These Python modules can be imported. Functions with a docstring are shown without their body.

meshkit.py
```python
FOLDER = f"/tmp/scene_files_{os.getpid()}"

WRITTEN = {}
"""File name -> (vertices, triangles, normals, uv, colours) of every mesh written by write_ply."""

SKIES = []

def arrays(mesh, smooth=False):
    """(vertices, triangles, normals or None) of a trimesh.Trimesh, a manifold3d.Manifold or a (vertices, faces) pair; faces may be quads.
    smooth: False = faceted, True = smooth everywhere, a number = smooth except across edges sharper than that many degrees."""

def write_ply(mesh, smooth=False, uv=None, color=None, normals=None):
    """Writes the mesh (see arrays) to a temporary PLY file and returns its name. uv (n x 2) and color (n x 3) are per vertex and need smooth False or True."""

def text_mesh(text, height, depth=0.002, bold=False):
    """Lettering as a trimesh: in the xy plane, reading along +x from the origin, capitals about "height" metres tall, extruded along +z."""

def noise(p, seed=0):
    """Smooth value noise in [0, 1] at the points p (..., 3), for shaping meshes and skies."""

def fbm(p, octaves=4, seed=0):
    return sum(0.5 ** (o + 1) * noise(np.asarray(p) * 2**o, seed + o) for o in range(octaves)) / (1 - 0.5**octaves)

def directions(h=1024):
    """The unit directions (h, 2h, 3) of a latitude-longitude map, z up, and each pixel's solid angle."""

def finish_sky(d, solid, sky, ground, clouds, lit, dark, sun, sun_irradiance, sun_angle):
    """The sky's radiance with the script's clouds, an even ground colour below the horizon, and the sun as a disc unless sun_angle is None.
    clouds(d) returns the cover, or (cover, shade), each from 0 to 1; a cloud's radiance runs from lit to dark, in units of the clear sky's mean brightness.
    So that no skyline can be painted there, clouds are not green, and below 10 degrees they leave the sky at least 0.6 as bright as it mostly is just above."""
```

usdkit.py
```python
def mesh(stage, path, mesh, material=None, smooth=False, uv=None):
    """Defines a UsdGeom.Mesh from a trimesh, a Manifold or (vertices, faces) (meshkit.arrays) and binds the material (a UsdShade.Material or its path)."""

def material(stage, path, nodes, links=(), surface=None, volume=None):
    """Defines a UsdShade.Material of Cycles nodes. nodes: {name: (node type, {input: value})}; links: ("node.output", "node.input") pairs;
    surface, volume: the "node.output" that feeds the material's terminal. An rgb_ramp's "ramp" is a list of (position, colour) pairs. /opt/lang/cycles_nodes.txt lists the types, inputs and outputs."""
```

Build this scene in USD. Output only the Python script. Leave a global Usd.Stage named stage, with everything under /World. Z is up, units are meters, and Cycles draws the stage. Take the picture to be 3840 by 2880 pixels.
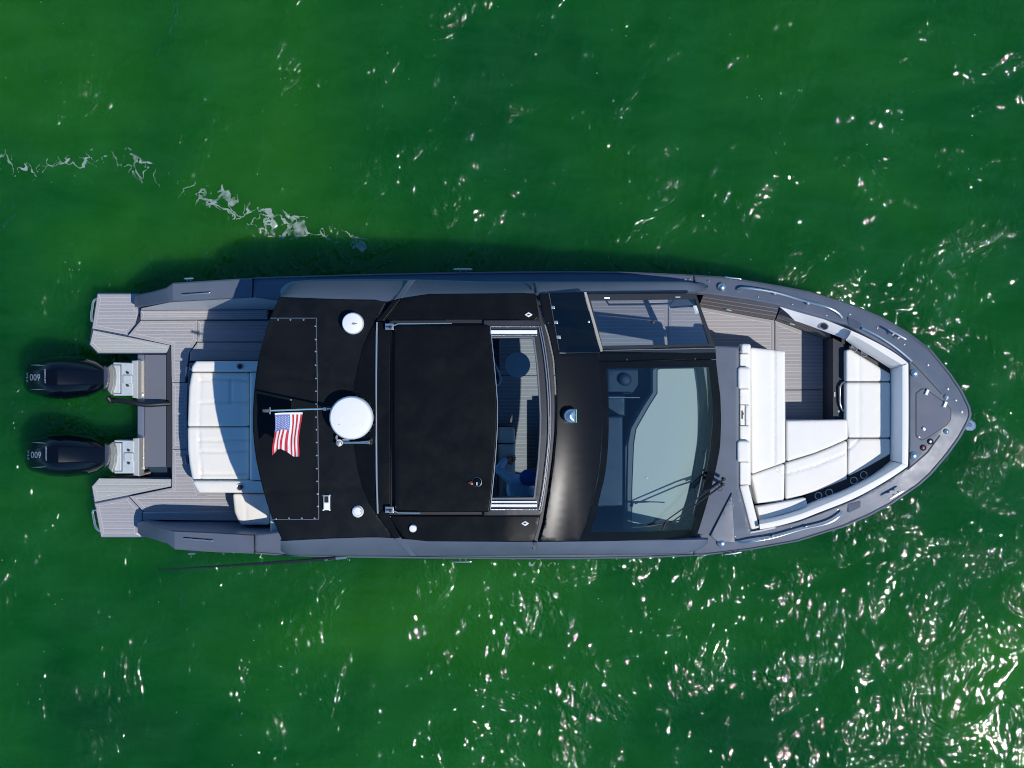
import math, random
import numpy as np
import trimesh, shapely, usdkit, meshkit
from shapely.geometry import Polygon, LineString, Point
from scipy.spatial import Delaunay
from pxr import Usd, UsdGeom, UsdLux, UsdShade, Gf, Sdf

stage = Usd.Stage.CreateInMemory()
UsdGeom.SetStageUpAxis(stage, 'Z')
UsdGeom.SetStageMetersPerUnit(stage, 1.0)
UsdGeom.Xform.Define(stage, '/World')
UsdGeom.Scope.Define(stage, '/World/Looks')
random.seed(7)
rng = np.random.default_rng(7)

# ------------------------------------------------------------------ camera, sky, sun, exposure
CZ, F = 19.2, 5042.0              # camera height above the water (m), focal length in photo pixels
EXPOSURE = -0.15
cam = UsdGeom.Camera.Define(stage, '/World/camera')
cam.AddTranslateOp().Set(Gf.Vec3d(0, 0, CZ))
cam.CreateHorizontalApertureAttr(36.0)
cam.CreateVerticalApertureAttr(27.0)
cam.CreateFocalLengthAttr(36.0 * F / 3840.0)
cam.CreateClippingRangeAttr(Gf.Vec2f(0.1, 20000))
cam.CreateFStopAttr(0.0)
cam.CreateExposureAttr(EXPOSURE)

SUN_EL = math.radians(60)
SUN = np.array([0.842 * math.cos(SUN_EL), -0.540 * math.cos(SUN_EL), math.sin(SUN_EL)])
SUN /= np.linalg.norm(SUN)
SKY_M = usdkit.material(stage, '/World/Looks/sky', {
    's': ('sky_texture', {'sky_type': 'single_scattering', 'sun_disc': False, 'sun_elevation': SUN_EL,
                          'sun_rotation': math.atan2(SUN[0], SUN[1]), 'air_density': 1.0, 'aerosol_density': 0.3, 'ozone_density': 3.0}),
    't': ('vector_math', {'math_type': 'multiply', 'vector2': (0.50, 1.0, 1.45)}),
    'b': ('background_shader', {'strength': 0.11})}, [('s.color', 't.vector1'), ('t.vector', 'b.color')], surface='b.background')
dome = UsdLux.DomeLight.Define(stage, '/World/sky')
dome.CreateIntensityAttr(1.0)
UsdShade.MaterialBindingAPI.Apply(dome.GetPrim()).Bind(SKY_M)
dome.GetPrim().SetCustomDataByKey('kind', 'structure')
dome.GetPrim().SetCustomDataByKey('label', 'clear deep blue sky over the bay')
sun = UsdLux.DistantLight.Define(stage, '/World/sun')
sun.CreateIntensityAttr(1.0)
sun.CreateAngleAttr(0.5)
sun.CreateNormalizeAttr(True)
sun.CreateColorAttr(Gf.Vec3f(1.0, 0.965, 0.91))
zax = Gf.Vec3d(*map(float, SUN))
sun.AddTransformOp().Set(Gf.Matrix4d().SetRotate(Gf.Rotation(Gf.Vec3d(0, 0, 1), zax)))

# ------------------------------------------------------------------ helpers
def P(u, v, z):
    "point at height z that stands over photo pixel (u, v) of the overhead survey"
    u, v, z = np.broadcast_arrays(np.asarray(u, float), np.asarray(v, float), np.asarray(z, float))
    k = (CZ - z) / F
    return np.stack([(u - 1920) * k, (1440 - v) * k, z], -1)

def mm(z):                        # metres per pixel at height z
    return (CZ - z) / F

names = {}
def path_for(name, parent):
    key = (parent, name)
    n = names.get(key, 0)
    names[key] = n + 1
    return f'{parent}/{name}' + (f'_{n:03d}' if n else '')

def keys(prim, label=None, cat=None, group=None, kind=None):
    for k, v in (('label', label), ('category', cat), ('group', group), ('kind', kind)):
        if v:
            prim.SetCustomDataByKey(k, v)

def obj(name, mesh, mat, parent='/World', label=None, cat=None, group=None, kind=None, smooth=35):
    p = path_for(name, parent)
    if isinstance(mesh, (list,)):
        mesh = trimesh.util.concatenate(mesh)
    m = usdkit.mesh(stage, p, mesh, mat, smooth=smooth)
    keys(m.GetPrim(), label, cat, group, kind)
    return p

def thing(name, label, cat, group=None, loc=None):
    p = path_for(name, '/World')
    x = UsdGeom.Xform.Define(stage, p)
    if loc is not None:
        x.AddTranslateOp().Set(Gf.Vec3d(*map(float, loc)))
    keys(x.GetPrim(), label, cat, group)
    return p

def node(name, parent, label=None):
    p = path_for(name, parent)
    x = UsdGeom.Xform.Define(stage, p)
    keys(x.GetPrim(), label)
    return p

def T(v, f):
    return trimesh.Trimesh(np.asarray(v, float), np.asarray(f, int), process=False)

def rect(u0, v0, u1, v1):
    return [(u0, v0), (u1, v0), (u1, v1), (u0, v1)]

def rounded(poly, r):
    p = Polygon(poly) if not isinstance(poly, Polygon) else poly
    if r <= 0:
        return p
    q = p.buffer(-r).buffer(2 * r).buffer(-r)
    return q if q.geom_type == 'Polygon' and not q.is_empty else p

def densify(ring, s):
    c = np.asarray(ring.coords)[:-1]
    out = []
    for a, b in zip(c, np.roll(c, -1, 0)):
        n = max(1, int(math.ceil(np.linalg.norm(b - a) / s)))
        out.append(a + (b - a) * (np.arange(n) / n)[:, None])
    return np.vstack(out)

def zval(z, p):
    return z(p[:, 0], p[:, 1]) if callable(z) else np.full(len(p), float(z))

def pad(poly, z, depth=0.1, r=0.0, zbot=None, corner=0.0, grid=None, crown=0.0, bump=None, steps=4):
    """A solid whose top follows z over a photo-pixel outline, with edges rounded to r pixels, its sides going down depth metres (or to zbot)."""
    p = rounded(poly, corner)
    if not p.is_valid:
        p = p.buffer(0)
    if p.geom_type != 'Polygon':
        p = max(p.geoms, key=lambda g: g.area)
    s = grid or (max(2.5, r * 0.9) if r > 0 else 60.0)
    s = min(s, 60)
    if corner > 0 or r > 0:
        s = min(s, 14)
    rings = [p.exterior] + list(p.interiors)
    loops = [densify(x, s) for x in rings]
    pts = list(loops)
    if r > 0:
        for t in np.linspace(0, math.pi / 2, steps + 1)[1:]:
            q = p.buffer(-r * (1 - math.cos(t)), join_style=2)
            for g in getattr(q, 'geoms', [q]):
                if not g.is_empty:
                    for x in [g.exterior] + list(g.interiors):
                        pts.append(densify(x, s))
    if grid:
        b = p.bounds
        gx, gy = np.meshgrid(np.arange(b[0], b[2], grid), np.arange(b[1], b[3], grid))
        g = np.stack([gx.ravel(), gy.ravel()], 1)
        inner = p.buffer(-max(r, grid * 0.45))
        if not inner.is_empty:
            pts.append(g[shapely.contains_xy(inner, g[:, 0], g[:, 1])])
    nb = [len(l) for l in loops]
    pts = np.vstack(pts)
    # merge duplicates away from the boundary loops
    n0 = sum(nb)
    rest = np.unique(np.round(pts[n0:], 2), axis=0) if len(pts) > n0 else np.zeros((0, 2))
    pts = np.vstack([pts[:n0], rest])
    tri = Delaunay(pts + rng.normal(0, 1e-4, pts.shape)).simplices
    c = pts[tri].mean(1)
    tri = tri[shapely.contains_xy(p, c[:, 0], c[:, 1])]
    a = pts[tri]
    ar = np.cross(a[:, 1] - a[:, 0], a[:, 2] - a[:, 0])
    tri = tri[np.abs(ar) > 1e-3]; ar = ar[np.abs(ar) > 1e-3]
    tri[ar > 0] = tri[ar > 0][:, ::-1]       # v runs down the picture
    zt = zval(z, pts)
    d = shapely.distance(shapely.points(pts), p.boundary)
    if r > 0:
        q = np.clip(1 - d / r, 0, 1)
        zt = zt - r * mm(1.2) * (1 - np.sqrt(1 - q * q))
    if crown:
        zt = zt + crown * (1 - np.exp(-d / 40.0))
    if bump is not None:
        zt = zt + bump(pts[:, 0], pts[:, 1], d)
    top = P(pts[:, 0], pts[:, 1], zt)
    bot = top[:].copy()
    bot[:, 2] = zbot if zbot is not None else zval(z, pts) - depth
    n = len(pts)
    V, Fc = [top, bot], [tri, tri[:, ::-1] + n]
    k = 0
    for m in nb:
        i = np.arange(m) + k
        j = np.roll(i, -1)
        q = np.vstack([np.stack([i, j, j + n], 1), np.stack([i, j + n, i + n], 1)])
        Fc.append(q)
        k += m
    mesh = T(np.vstack(V), np.vstack(Fc))
    mesh.fix_normals() if len(mesh.faces) < 400 else None
    if len(mesh.faces) >= 400:
        # orient the skirt by testing the first quad of each loop
        pass
    return mesh

def slab(poly, z, depth=0.02):
    return pad(poly, z, depth)

def resample(rail, n):
    r = np.asarray(rail, float)
    d = np.r_[0, np.cumsum(np.linalg.norm(np.diff(r[:, :2], axis=0), axis=1) + 1e-9)]
    t = np.linspace(0, d[-1], n)
    return np.stack([np.interp(t, d, r[:, k]) for k in range(3)], 1)

def smoothrail(rail, n):
    from scipy.interpolate import PchipInterpolator
    r = np.asarray(rail, float)
    d = np.r_[0, np.cumsum(np.linalg.norm(np.diff(r[:, :2], axis=0), axis=1) + 1e-9)]
    t = np.linspace(0, d[-1], n)
    return np.stack([PchipInterpolator(d, r[:, k])(t) for k in range(3)], 1)

def loft(rails, n=30, closed=False, caps=True, smooth=True, world=False):
    "surface through rails of (u, v, z)"
    R = [(smoothrail if smooth and len(r) > 2 else resample)(r, n) for r in rails]
    V = np.vstack([r if world else P(r[:, 0], r[:, 1], r[:, 2]) for r in R])
    m = len(R)
    Fc = []
    for a in range(m if closed else m - 1):
        b = (a + 1) % m
        i = np.arange(n - 1)
        Fc += [np.stack([a * n + i, a * n + i + 1, b * n + i + 1], 1), np.stack([a * n + i, b * n + i + 1, b * n + i], 1)]
    if caps and closed:
        for e in (0, n - 1):
            idx = np.arange(m) * n + e
            Fc.append(np.array([[idx[0], idx[k], idx[k + 1]] for k in range(1, m - 1)]))
    t = T(V, np.vstack(Fc))
    t.fix_normals()
    return t

def tube(pts, r, n=10, px=True, caps=True):
    pts = np.asarray(pts, float)
    if px:
        pts = P(pts[:, 0], pts[:, 1], pts[:, 2])
    r = np.broadcast_to(np.asarray(r, float), (len(pts),))
    t = np.gradient(pts, axis=0)
    t /= np.linalg.norm(t, axis=1, keepdims=True)
    ref = np.array([0, 0, 1.0]) if abs(t[0][2]) < 0.9 else np.array([1.0, 0, 0])
    V = []
    a = np.arange(n) / n * 2 * math.pi
    for p, d, q in zip(pts, t, r):
        s = np.cross(d, ref)
        if np.linalg.norm(s) < 1e-6:
            s = np.cross(d, [0, 1.0, 0])
        s /= np.linalg.norm(s); w = np.cross(s, d)
        V.append(p + q * (np.cos(a)[:, None] * s + np.sin(a)[:, None] * w))
    m = len(pts)
    V = np.vstack(V + [pts[:1], pts[-1:]])
    Fc = []
    i = np.arange(n); j = (i + 1) % n
    for k in range(m - 1):
        Fc += [np.stack([k * n + i, k * n + j, (k + 1) * n + j], 1), np.stack([k * n + i, (k + 1) * n + j, (k + 1) * n + i], 1)]
    if caps:
        Fc += [np.stack([j, i, np.full(n, m * n)], 1), np.stack([(m - 1) * n + i, (m - 1) * n + j, np.full(n, m * n + 1)], 1)]
    mesh = T(V, np.vstack(Fc))
    mesh.fix_normals()
    return mesh

def curve(pts, n=24):
    from scipy.interpolate import PchipInterpolator, CubicSpline
    p = np.asarray(pts, float)
    d = np.r_[0, np.cumsum(np.linalg.norm(np.diff(p, axis=0), axis=1) + 1e-9)]
    return CubicSpline(d, p, axis=0)(np.linspace(0, d[-1], n)) if len(p) > 2 else np.linspace(p[0], p[-1], n)

def lathe(profile, u, v, z, n=40):
    "profile: (radius m, height m) from axis bottom to axis top"
    m = trimesh.creation.revolve(np.asarray(profile, float), sections=n)
    m.apply_translation(P(u, v, z))
    return m

def dome_profile(r, h, k=8):
    t = np.linspace(0, math.pi / 2, k)
    return [(r * math.cos(a), h * math.sin(a)) for a in t]

def ring(u, v, z, R, r, n=28, m=8):
    t = trimesh.creation.torus(R, r, n, m)
    t.apply_translation(P(u, v, z))
    return t

def box(u0, v0, u1, v1, z0, z1, ang=0.0, bevel=0.004):
    "a bevelled box between two pixel corners"
    c = P((u0 + u1) / 2, (v0 + v1) / 2, z1)
    w, h = abs(u1 - u0) * mm(z1), abs(v1 - v0) * mm(z1)
    return wbox(c[0], c[1], z0, z1, w, h, ang, bevel)

def wbox(x, y, z0, z1, w, h, ang=0.0, bevel=0.004):
    b = min(bevel, w * 0.3, h * 0.3, (z1 - z0) * 0.3)
    hw, hh, pts = w / 2, h / 2, []
    for (ww, hv, z) in ((hw, hh, z0), (hw, hh, z1 - b), (hw - b, hh - b, z1)):
        pts += [(-ww, -hv, z), (ww, -hv, z), (ww, hv, z), (-ww, hv, z)]
    m = trimesh.Trimesh(pts).convex_hull
    R = trimesh.transformations.rotation_matrix(math.radians(ang), [0, 0, 1])
    m.apply_transform(R)
    m.apply_translation([x, y, 0])
    return m

# ------------------------------------------------------------------ materials
def mat(name, color, rough=0.5, metal=0.0, coat=0.0, spec=0.5, var=0.0, scale=20.0, bump=0.0, bscale=300.0, coat_rough=0.05, smudge=0.0, **kw):
    nodes = {'p': ('principled_bsdf', dict(base_color=color, roughness=rough, metallic=metal, coat_weight=coat, coat_roughness=coat_rough, specular_ior_level=spec, **kw))}
    links = []
    if var or bump:
        nodes['tc'] = ('geometry', {})
    if var:
        nodes['n'] = ('noise_texture', {'scale': scale, 'detail': 5.0, 'roughness': 0.6})
        c = np.array(color)
        nodes['r'] = ('rgb_ramp', {'ramp': [(0.25, tuple(c * (1 - var))), (0.75, tuple(np.minimum(1, c * (1 + var))))]})
        links += [('tc.position', 'n.vector'), ('n.fac', 'r.fac'), ('r.color', 'p.base_color')]
        nodes['rr'] = ('map_range', {'from_min': 0.3, 'from_max': 0.7, 'to_min': max(0.02, rough * 0.8), 'to_max': min(1.0, rough * 1.25)})
        links += [('n.fac', 'rr.value'), ('rr.result', 'p.roughness')]
    if smudge:
        nodes['sm'] = ('noise_texture', {'scale': 4.5, 'detail': 8.0, 'roughness': 0.72, 'distortion': 0.6})
        nodes['sr'] = ('rgb_ramp', {'ramp': [(0.46, tuple(color)), (0.62, tuple(np.array(color) + smudge * 0.5)), (0.78, tuple(np.array(color) + smudge))]})
        links = [l for l in links if l[1] != 'p.base_color'] + [('tc.position', 'sm.vector'), ('sm.fac', 'sr.fac'), ('sr.color', 'p.base_color')]
    if bump:
        nodes['bn'] = ('noise_texture', {'scale': bscale, 'detail': 3.0})
        nodes['b'] = ('bump', {'strength': 0.4, 'distance': bump})
        links += [('tc.position', 'bn.vector'), ('bn.fac', 'b.height'), ('b.normal', 'p.normal')]
    return usdkit.material(stage, f'/World/Looks/{name}', nodes, links, surface='p.BSDF')

GEL = mat('grey_gelcoat', (0.102, 0.121, 0.156), 0.38, coat=0.0, spec=0.35, var=0.06, scale=3.0)
GELD = mat('hull_gelcoat', (0.05, 0.065, 0.10), 0.3, coat=0.4, var=0.05, scale=3.0)
NONSKID = mat('grey_nonskid', (0.125, 0.135, 0.165), 0.7, var=0.08, scale=4.0, bump=0.002, bscale=900)
LINER = mat('pale_liner', (0.50, 0.53, 0.54), 0.45, var=0.04, scale=6.0)
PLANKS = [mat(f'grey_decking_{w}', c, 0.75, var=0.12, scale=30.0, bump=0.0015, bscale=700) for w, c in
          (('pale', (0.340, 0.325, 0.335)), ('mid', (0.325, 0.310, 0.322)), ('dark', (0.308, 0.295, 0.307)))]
PADPLANKS = [mat(f'swim_pad_decking_{w}', c, 0.75, var=0.10, scale=30.0, bump=0.0015, bscale=700) for w, c in
             (('pale', (0.37, 0.38, 0.365)), ('mid', (0.355, 0.365, 0.35)))]
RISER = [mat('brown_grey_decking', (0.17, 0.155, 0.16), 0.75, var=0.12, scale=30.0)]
CAULK = mat('pale_caulk', (0.56, 0.56, 0.55), 0.7)
GAP = mat('dark_gap', (0.012, 0.016, 0.026), 0.6)
WHITE = mat('white_vinyl', (0.785, 0.745, 0.665), 0.6, var=0.02, scale=8.0, bump=0.0012, bscale=500)
WHITEP = mat('white_plastic', (0.80, 0.78, 0.75), 0.35, var=0.015, scale=10.0)
SEAM = mat('grey_seam', (0.42, 0.42, 0.42), 0.7)
BLACK = mat('black_roof', (0.004, 0.005, 0.006), 0.30, spec=0.13, var=0.12, scale=3.0, smudge=0.003)
BROW = mat('gloss_black_brow', (0.005, 0.006, 0.008), 0.28, spec=0.15, bump=0.0001, bscale=900, smudge=0.0015)
BLACKT = mat('black_textured_roof', (0.005, 0.0065, 0.008), 0.42, spec=0.16, var=0.2, scale=3.0, smudge=0.005)
CANVAS = mat('black_canvas', (0.004, 0.0055, 0.007), 0.55, spec=0.15, var=0.2, scale=3.0, bump=0.001, bscale=1500)
RUBBER = mat('black_rubber', (0.008, 0.009, 0.012), 0.5)
STEEL = mat('polished_steel', (0.95, 0.84, 0.72), 0.24, metal=1.0)
STEELR = mat('satin_steel', (0.62, 0.56, 0.50), 0.35, metal=1.0)
TRACK = mat('white_track', (0.86, 0.86, 0.88), 0.3)
FRAME = mat('warm_grey_frame', (0.035, 0.032, 0.033), 0.3, spec=0.5)
SILVER = mat('silver_paint', (0.52, 0.56, 0.57), 0.35, metal=0.15, var=0.05, scale=10)
COWL = mat('black_cowl', (0.0018, 0.003, 0.006), 0.11, spec=0.32)
DECAL = mat('grey_decal', (0.30, 0.32, 0.34), 0.4)
RED = mat('red_plastic', (0.55, 0.02, 0.02), 0.4)
ORANGE = mat('orange_plastic', (0.75, 0.13, 0.02), 0.4)
SCREEN = mat('dark_screen', (0.02, 0.022, 0.02), 0.15)
DASH = mat('dash_pale', (0.58, 0.54, 0.47), 0.6, var=0.03, scale=6)
DASHD = mat('dash_grey', (0.12, 0.135, 0.15), 0.6, var=0.05, scale=6)
DASHS = mat('dash_slate', (0.15, 0.17, 0.215), 0.6)
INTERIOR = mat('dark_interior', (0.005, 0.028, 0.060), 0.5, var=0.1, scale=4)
CREAM = mat('cream_vinyl', (0.66, 0.63, 0.55), 0.5)
SHIRT = mat('blue_shirt', (0.34, 0.60, 0.92), 0.8, var=0.08, scale=14, bump=0.004, bscale=45)
NAVY = mat('navy_cloth', (0.03, 0.08, 0.33), 0.8)
STRAW = mat('tan_brim', (0.26, 0.15, 0.055), 0.8)
SKIN = mat('brown_skin', (0.20, 0.085, 0.055), 0.5)
TROUSER = mat('dark_trousers', (0.012, 0.010, 0.014), 0.8)
HAIR = mat('dark_hair', (0.012, 0.009, 0.008), 0.6)
FLAGR = mat('flag_red', (0.50, 0.02, 0.035), 0.75)
FLAGW = mat('flag_white', (0.72, 0.70, 0.66), 0.75)
FLAGB = mat('flag_blue', (0.14, 0.18, 0.40), 0.75)
GREEN = mat('pale_green_lens', (0.25, 0.5, 0.45), 0.2)
TABLE = mat('slate_table_top', (0.36, 0.48, 0.54), 0.45)
PALEBLUE = mat('pale_blue_rail', (0.35, 0.42, 0.52), 0.35)

def glass(name, tint, ior=1.5, gloss_rough=0.02):
    return usdkit.material(stage, f'/World/Looks/{name}', {
        't': ('transparent_bsdf', {'color': tint}),
        'g': ('glossy_bsdf', {'color': (1, 1, 1), 'roughness': gloss_rough}),
        'f': ('fresnel', {'IOR': ior}),
        'm': ('mix_closure', {})},
        [('f.fac', 'm.fac'), ('t.BSDF', 'm.closure1'), ('g.BSDF', 'm.closure2')], surface='m.closure')
WINDOW = glass('windshield_glass', (0.66, 0.79, 0.85))
CLEAR = glass('door_glass', (0.86, 0.88, 0.90))
SMOKE = glass('smoked_acrylic', (0.09, 0.095, 0.07))

# ------------------------------------------------------------------ water
WAVES = []
wr = np.random.default_rng(11)
for lam, amp, n in ((6.0, 0.030, 3), (3.0, 0.022, 4), (1.6, 0.014, 6), (0.9, 0.0075, 8), (0.5, 0.0036, 10), (0.28, 0.0017, 12)):
    for _ in range(n):
        th = math.radians(-35 + wr.normal(0, 48))
        L = lam * wr.uniform(0.75, 1.3)
        WAVES.append((2 * math.pi / L * math.cos(th), 2 * math.pi / L * math.sin(th), amp * wr.uniform(0.6, 1.2) / math.sqrt(n) * 1.3, wr.uniform(0, 6.28)))
def wave_z(x, y):
    x = np.asarray(x, float); y = np.asarray(y, float)
    g = 0.55 + 0.9 * meshkit.fbm(np.stack([x * 0.55, y * 0.55, np.zeros_like(x)], -1), 2, 5)
    z = np.zeros_like(x)
    for kx, ky, a, ph in WAVES:
        z = z + a * np.sin(kx * x + ky * y + ph) * (g if abs(kx) + abs(ky) > 6 else 1.0)
    return z * np.clip((26 - np.hypot(x, y)) / 12, 0, 1)
def axis(half, step):
    a = list(np.arange(0, half, step)); s = step
    while a[-1] < 4000:
        s *= 1.35; a.append(a[-1] + s)
    a = np.array(a)
    return np.r_[-a[:0:-1], a]
wx, wy = np.meshgrid(axis(9.2, 0.05), axis(7.2, 0.05))
wz = wave_z(wx, wy)
ny, nx = wx.shape
i = np.arange((ny - 1) * (nx - 1)); r0 = i // (nx - 1) * nx + i % (nx - 1)
wf = np.vstack([np.stack([r0, r0 + 1, r0 + nx + 1], 1), np.stack([r0, r0 + nx + 1, r0 + nx], 1)])
WATER = usdkit.material(stage, '/World/Looks/green_water', {
    'tc': ('geometry', {}),
    'map': ('mapping', {'scale': (0.16, 0.22, 0.2), 'rotation': (0, 0, 0.5)}),
    'n1': ('noise_texture', {'scale': 1.0, 'detail': 4.0, 'roughness': 0.5, 'distortion': 0.6}),
    'r1': ('rgb_ramp', {'ramp': [(0.28, (0.0010, 0.031, 0.0055)), (0.45, (0.0022, 0.060, 0.0062)), (0.57, (0.0060, 0.078, 0.0055)), (0.74, (0.015, 0.104, 0.0040))]}),
    'm2': ('mapping', {'scale': (0.55, 1.6, 1.0), 'rotation': (0, 0, 0.95)}),
    'n2': ('noise_texture', {'scale': 1.5, 'detail': 7.0, 'roughness': 0.68, 'distortion': 0.5}),
    'r2': ('rgb_ramp', {'ramp': [(0.35, (0.0, 0.0, 0.0)), (0.78, (0.006, 0.021, 0.009))]}),
    'add': ('vector_math', {'math_type': 'add'}),
    # ripples: patches of fine chop over the modelled waves
    'mp': ('mapping', {'scale': (1.0, 1.0, 1.0)}),
    'pn': ('noise_texture', {'scale': 0.95, 'detail': 3.0, 'roughness': 0.6, 'distortion': 1.0}),
    'pm': ('map_range', {'from_min': 0.46, 'from_max': 0.585, 'to_min': 0.18, 'to_max': 1.0, 'clamp': True}),
    'm3': ('mapping', {'scale': (1.35, 0.8, 1.0), 'rotation': (0, 0, 0.75)}),
    'rp': ('noise_texture', {'scale': 7.5, 'detail': 1.0, 'roughness': 0.35, 'distortion': 0.3}),
    'rq': ('noise_texture', {'scale': 15.0, 'detail': 1.0, 'roughness': 0.5}),
    'sum': ('math', {'math_type': 'multiply_add', 'value2': 0.14}),
    'mul': ('math', {'math_type': 'multiply'}),
    'bp': ('bump', {'strength': 1.0, 'distance': 0.047}),
    'p': ('principled_bsdf', {'roughness': 0.042, 'ior': 1.333, 'specular_ior_level': 0.5, 'subsurface_weight': 1.0, 'subsurface_method': 'burley', 'subsurface_scale': 0.9, 'subsurface_radius': (0.5, 1.0, 0.8)})},
    [('tc.position', 'map.vector'), ('map.vector', 'n1.vector'), ('n1.fac', 'r1.fac'), ('tc.position', 'm2.vector'), ('m2.vector', 'n2.vector'), ('n2.fac', 'r2.fac'),
     ('r1.color', 'add.vector1'), ('r2.color', 'add.vector2'), ('add.vector', 'p.base_color'),
     ('tc.position', 'pn.vector'), ('pn.fac', 'pm.value'), ('tc.position', 'm3.vector'), ('m3.vector', 'rp.vector'), ('rp.fac', 'mul.value1'), ('pm.result', 'mul.value2'),
     ('tc.position', 'rq.vector'), ('rq.fac', 'sum.value1'), ('mul.value', 'sum.value3'), ('sum.value', 'bp.height'), ('bp.normal', 'p.normal')], surface='p.BSDF')
obj('water', T(np.stack([wx.ravel(), wy.ravel(), wz.ravel()], 1), wf), WATER, label='emerald green bay water with small choppy waves and sun glitter', kind='structure', smooth=True)

# foam: thin broken lacy film left by the wake
FOAM = usdkit.material(stage, '/World/Looks/sea_foam', {
    'd': ('principled_bsdf', {'base_color': (0.42, 0.48, 0.45), 'roughness': 0.8}),
    't': ('transparent_bsdf', {}), 'tc': ('geometry', {}),
    'n': ('noise_texture', {'scale': 9.0, 'detail': 4.0}),
    'mr': ('map_range', {'from_min': 0.35, 'from_max': 0.65, 'to_min': 0.12, 'to_max': 0.66, 'clamp': True}),
    'm': ('mix_closure', {})},
    [('tc.position', 'n.vector'), ('n.fac', 'mr.value'), ('mr.result', 'm.fac'), ('t.BSDF', 'm.closure1'), ('d.BSDF', 'm.closure2')], surface='m.closure')
def foam_patch(path, width, thr, seed, cell=2.2):
    p = np.asarray(path, float)
    ln = LineString(p[:, :2])
    b = ln.buffer(p[:, 2].max()).bounds
    gx, gy = np.meshgrid(np.arange(b[0], b[2], cell), np.arange(b[1], b[3], cell))
    q = np.stack([gx.ravel(), gy.ravel()], 1)
    d = shapely.distance(shapely.points(q), ln)
    s = shapely.line_locate_point(ln, shapely.points(q), normalized=True)
    ts = np.r_[0, np.cumsum(np.linalg.norm(np.diff(p[:, :2], axis=0), axis=1))]; ts /= ts[-1]
    wd = np.interp(s, ts, p[:, 2])
    st = np.interp(s, ts, p[:, 3])
    w1 = meshkit.fbm(np.c_[q / 70.0, np.zeros(len(q))], 3, seed + 9) - 0.5
    qq = q + 70 * np.c_[w1, meshkit.fbm(np.c_[q / 70.0, np.ones(len(q)) * 4], 3, seed + 3) - 0.5]
    n1 = meshkit.fbm(np.c_[qq / 95.0, np.zeros(len(q))], 4, seed)
    ridge = 1 - np.abs(2 * n1 - 1) * 11.0
    n4 = meshkit.fbm(np.c_[qq / 40.0, np.full(len(q), 11.0)], 3, seed + 40)
    ridge = np.maximum(ridge, 0.8 - np.abs(2 * n4 - 1) * 9.0)
    n2 = meshkit.fbm(np.c_[q / 120.0, np.full(len(q), 7.0)], 2, seed + 20)
    n3 = meshkit.fbm(np.c_[q / 14.0, np.full(len(q), 2.0)], 2, seed + 30)
    m = ridge * 0.55 + n2 * 0.9 + n3 * 0.25 + st - 1.1 * (d / np.maximum(wd, 1)) ** 2
    q = q[m > thr]
    c = cell / 2 + 0.05
    k = 4 * np.arange(len(q))[:, None]
    corners = np.concatenate([q + [-c, -c], q + [c, -c], q + [c, c], q + [-c, c]], 1).reshape(-1, 2)
    w = P(corners[:, 0], corners[:, 1], 0.0)
    w[:, 2] = wave_z(w[:, 0], w[:, 1]) + 0.006
    return T(w, np.vstack([k + [0, 2, 1], k + [0, 3, 2]]))
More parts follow.
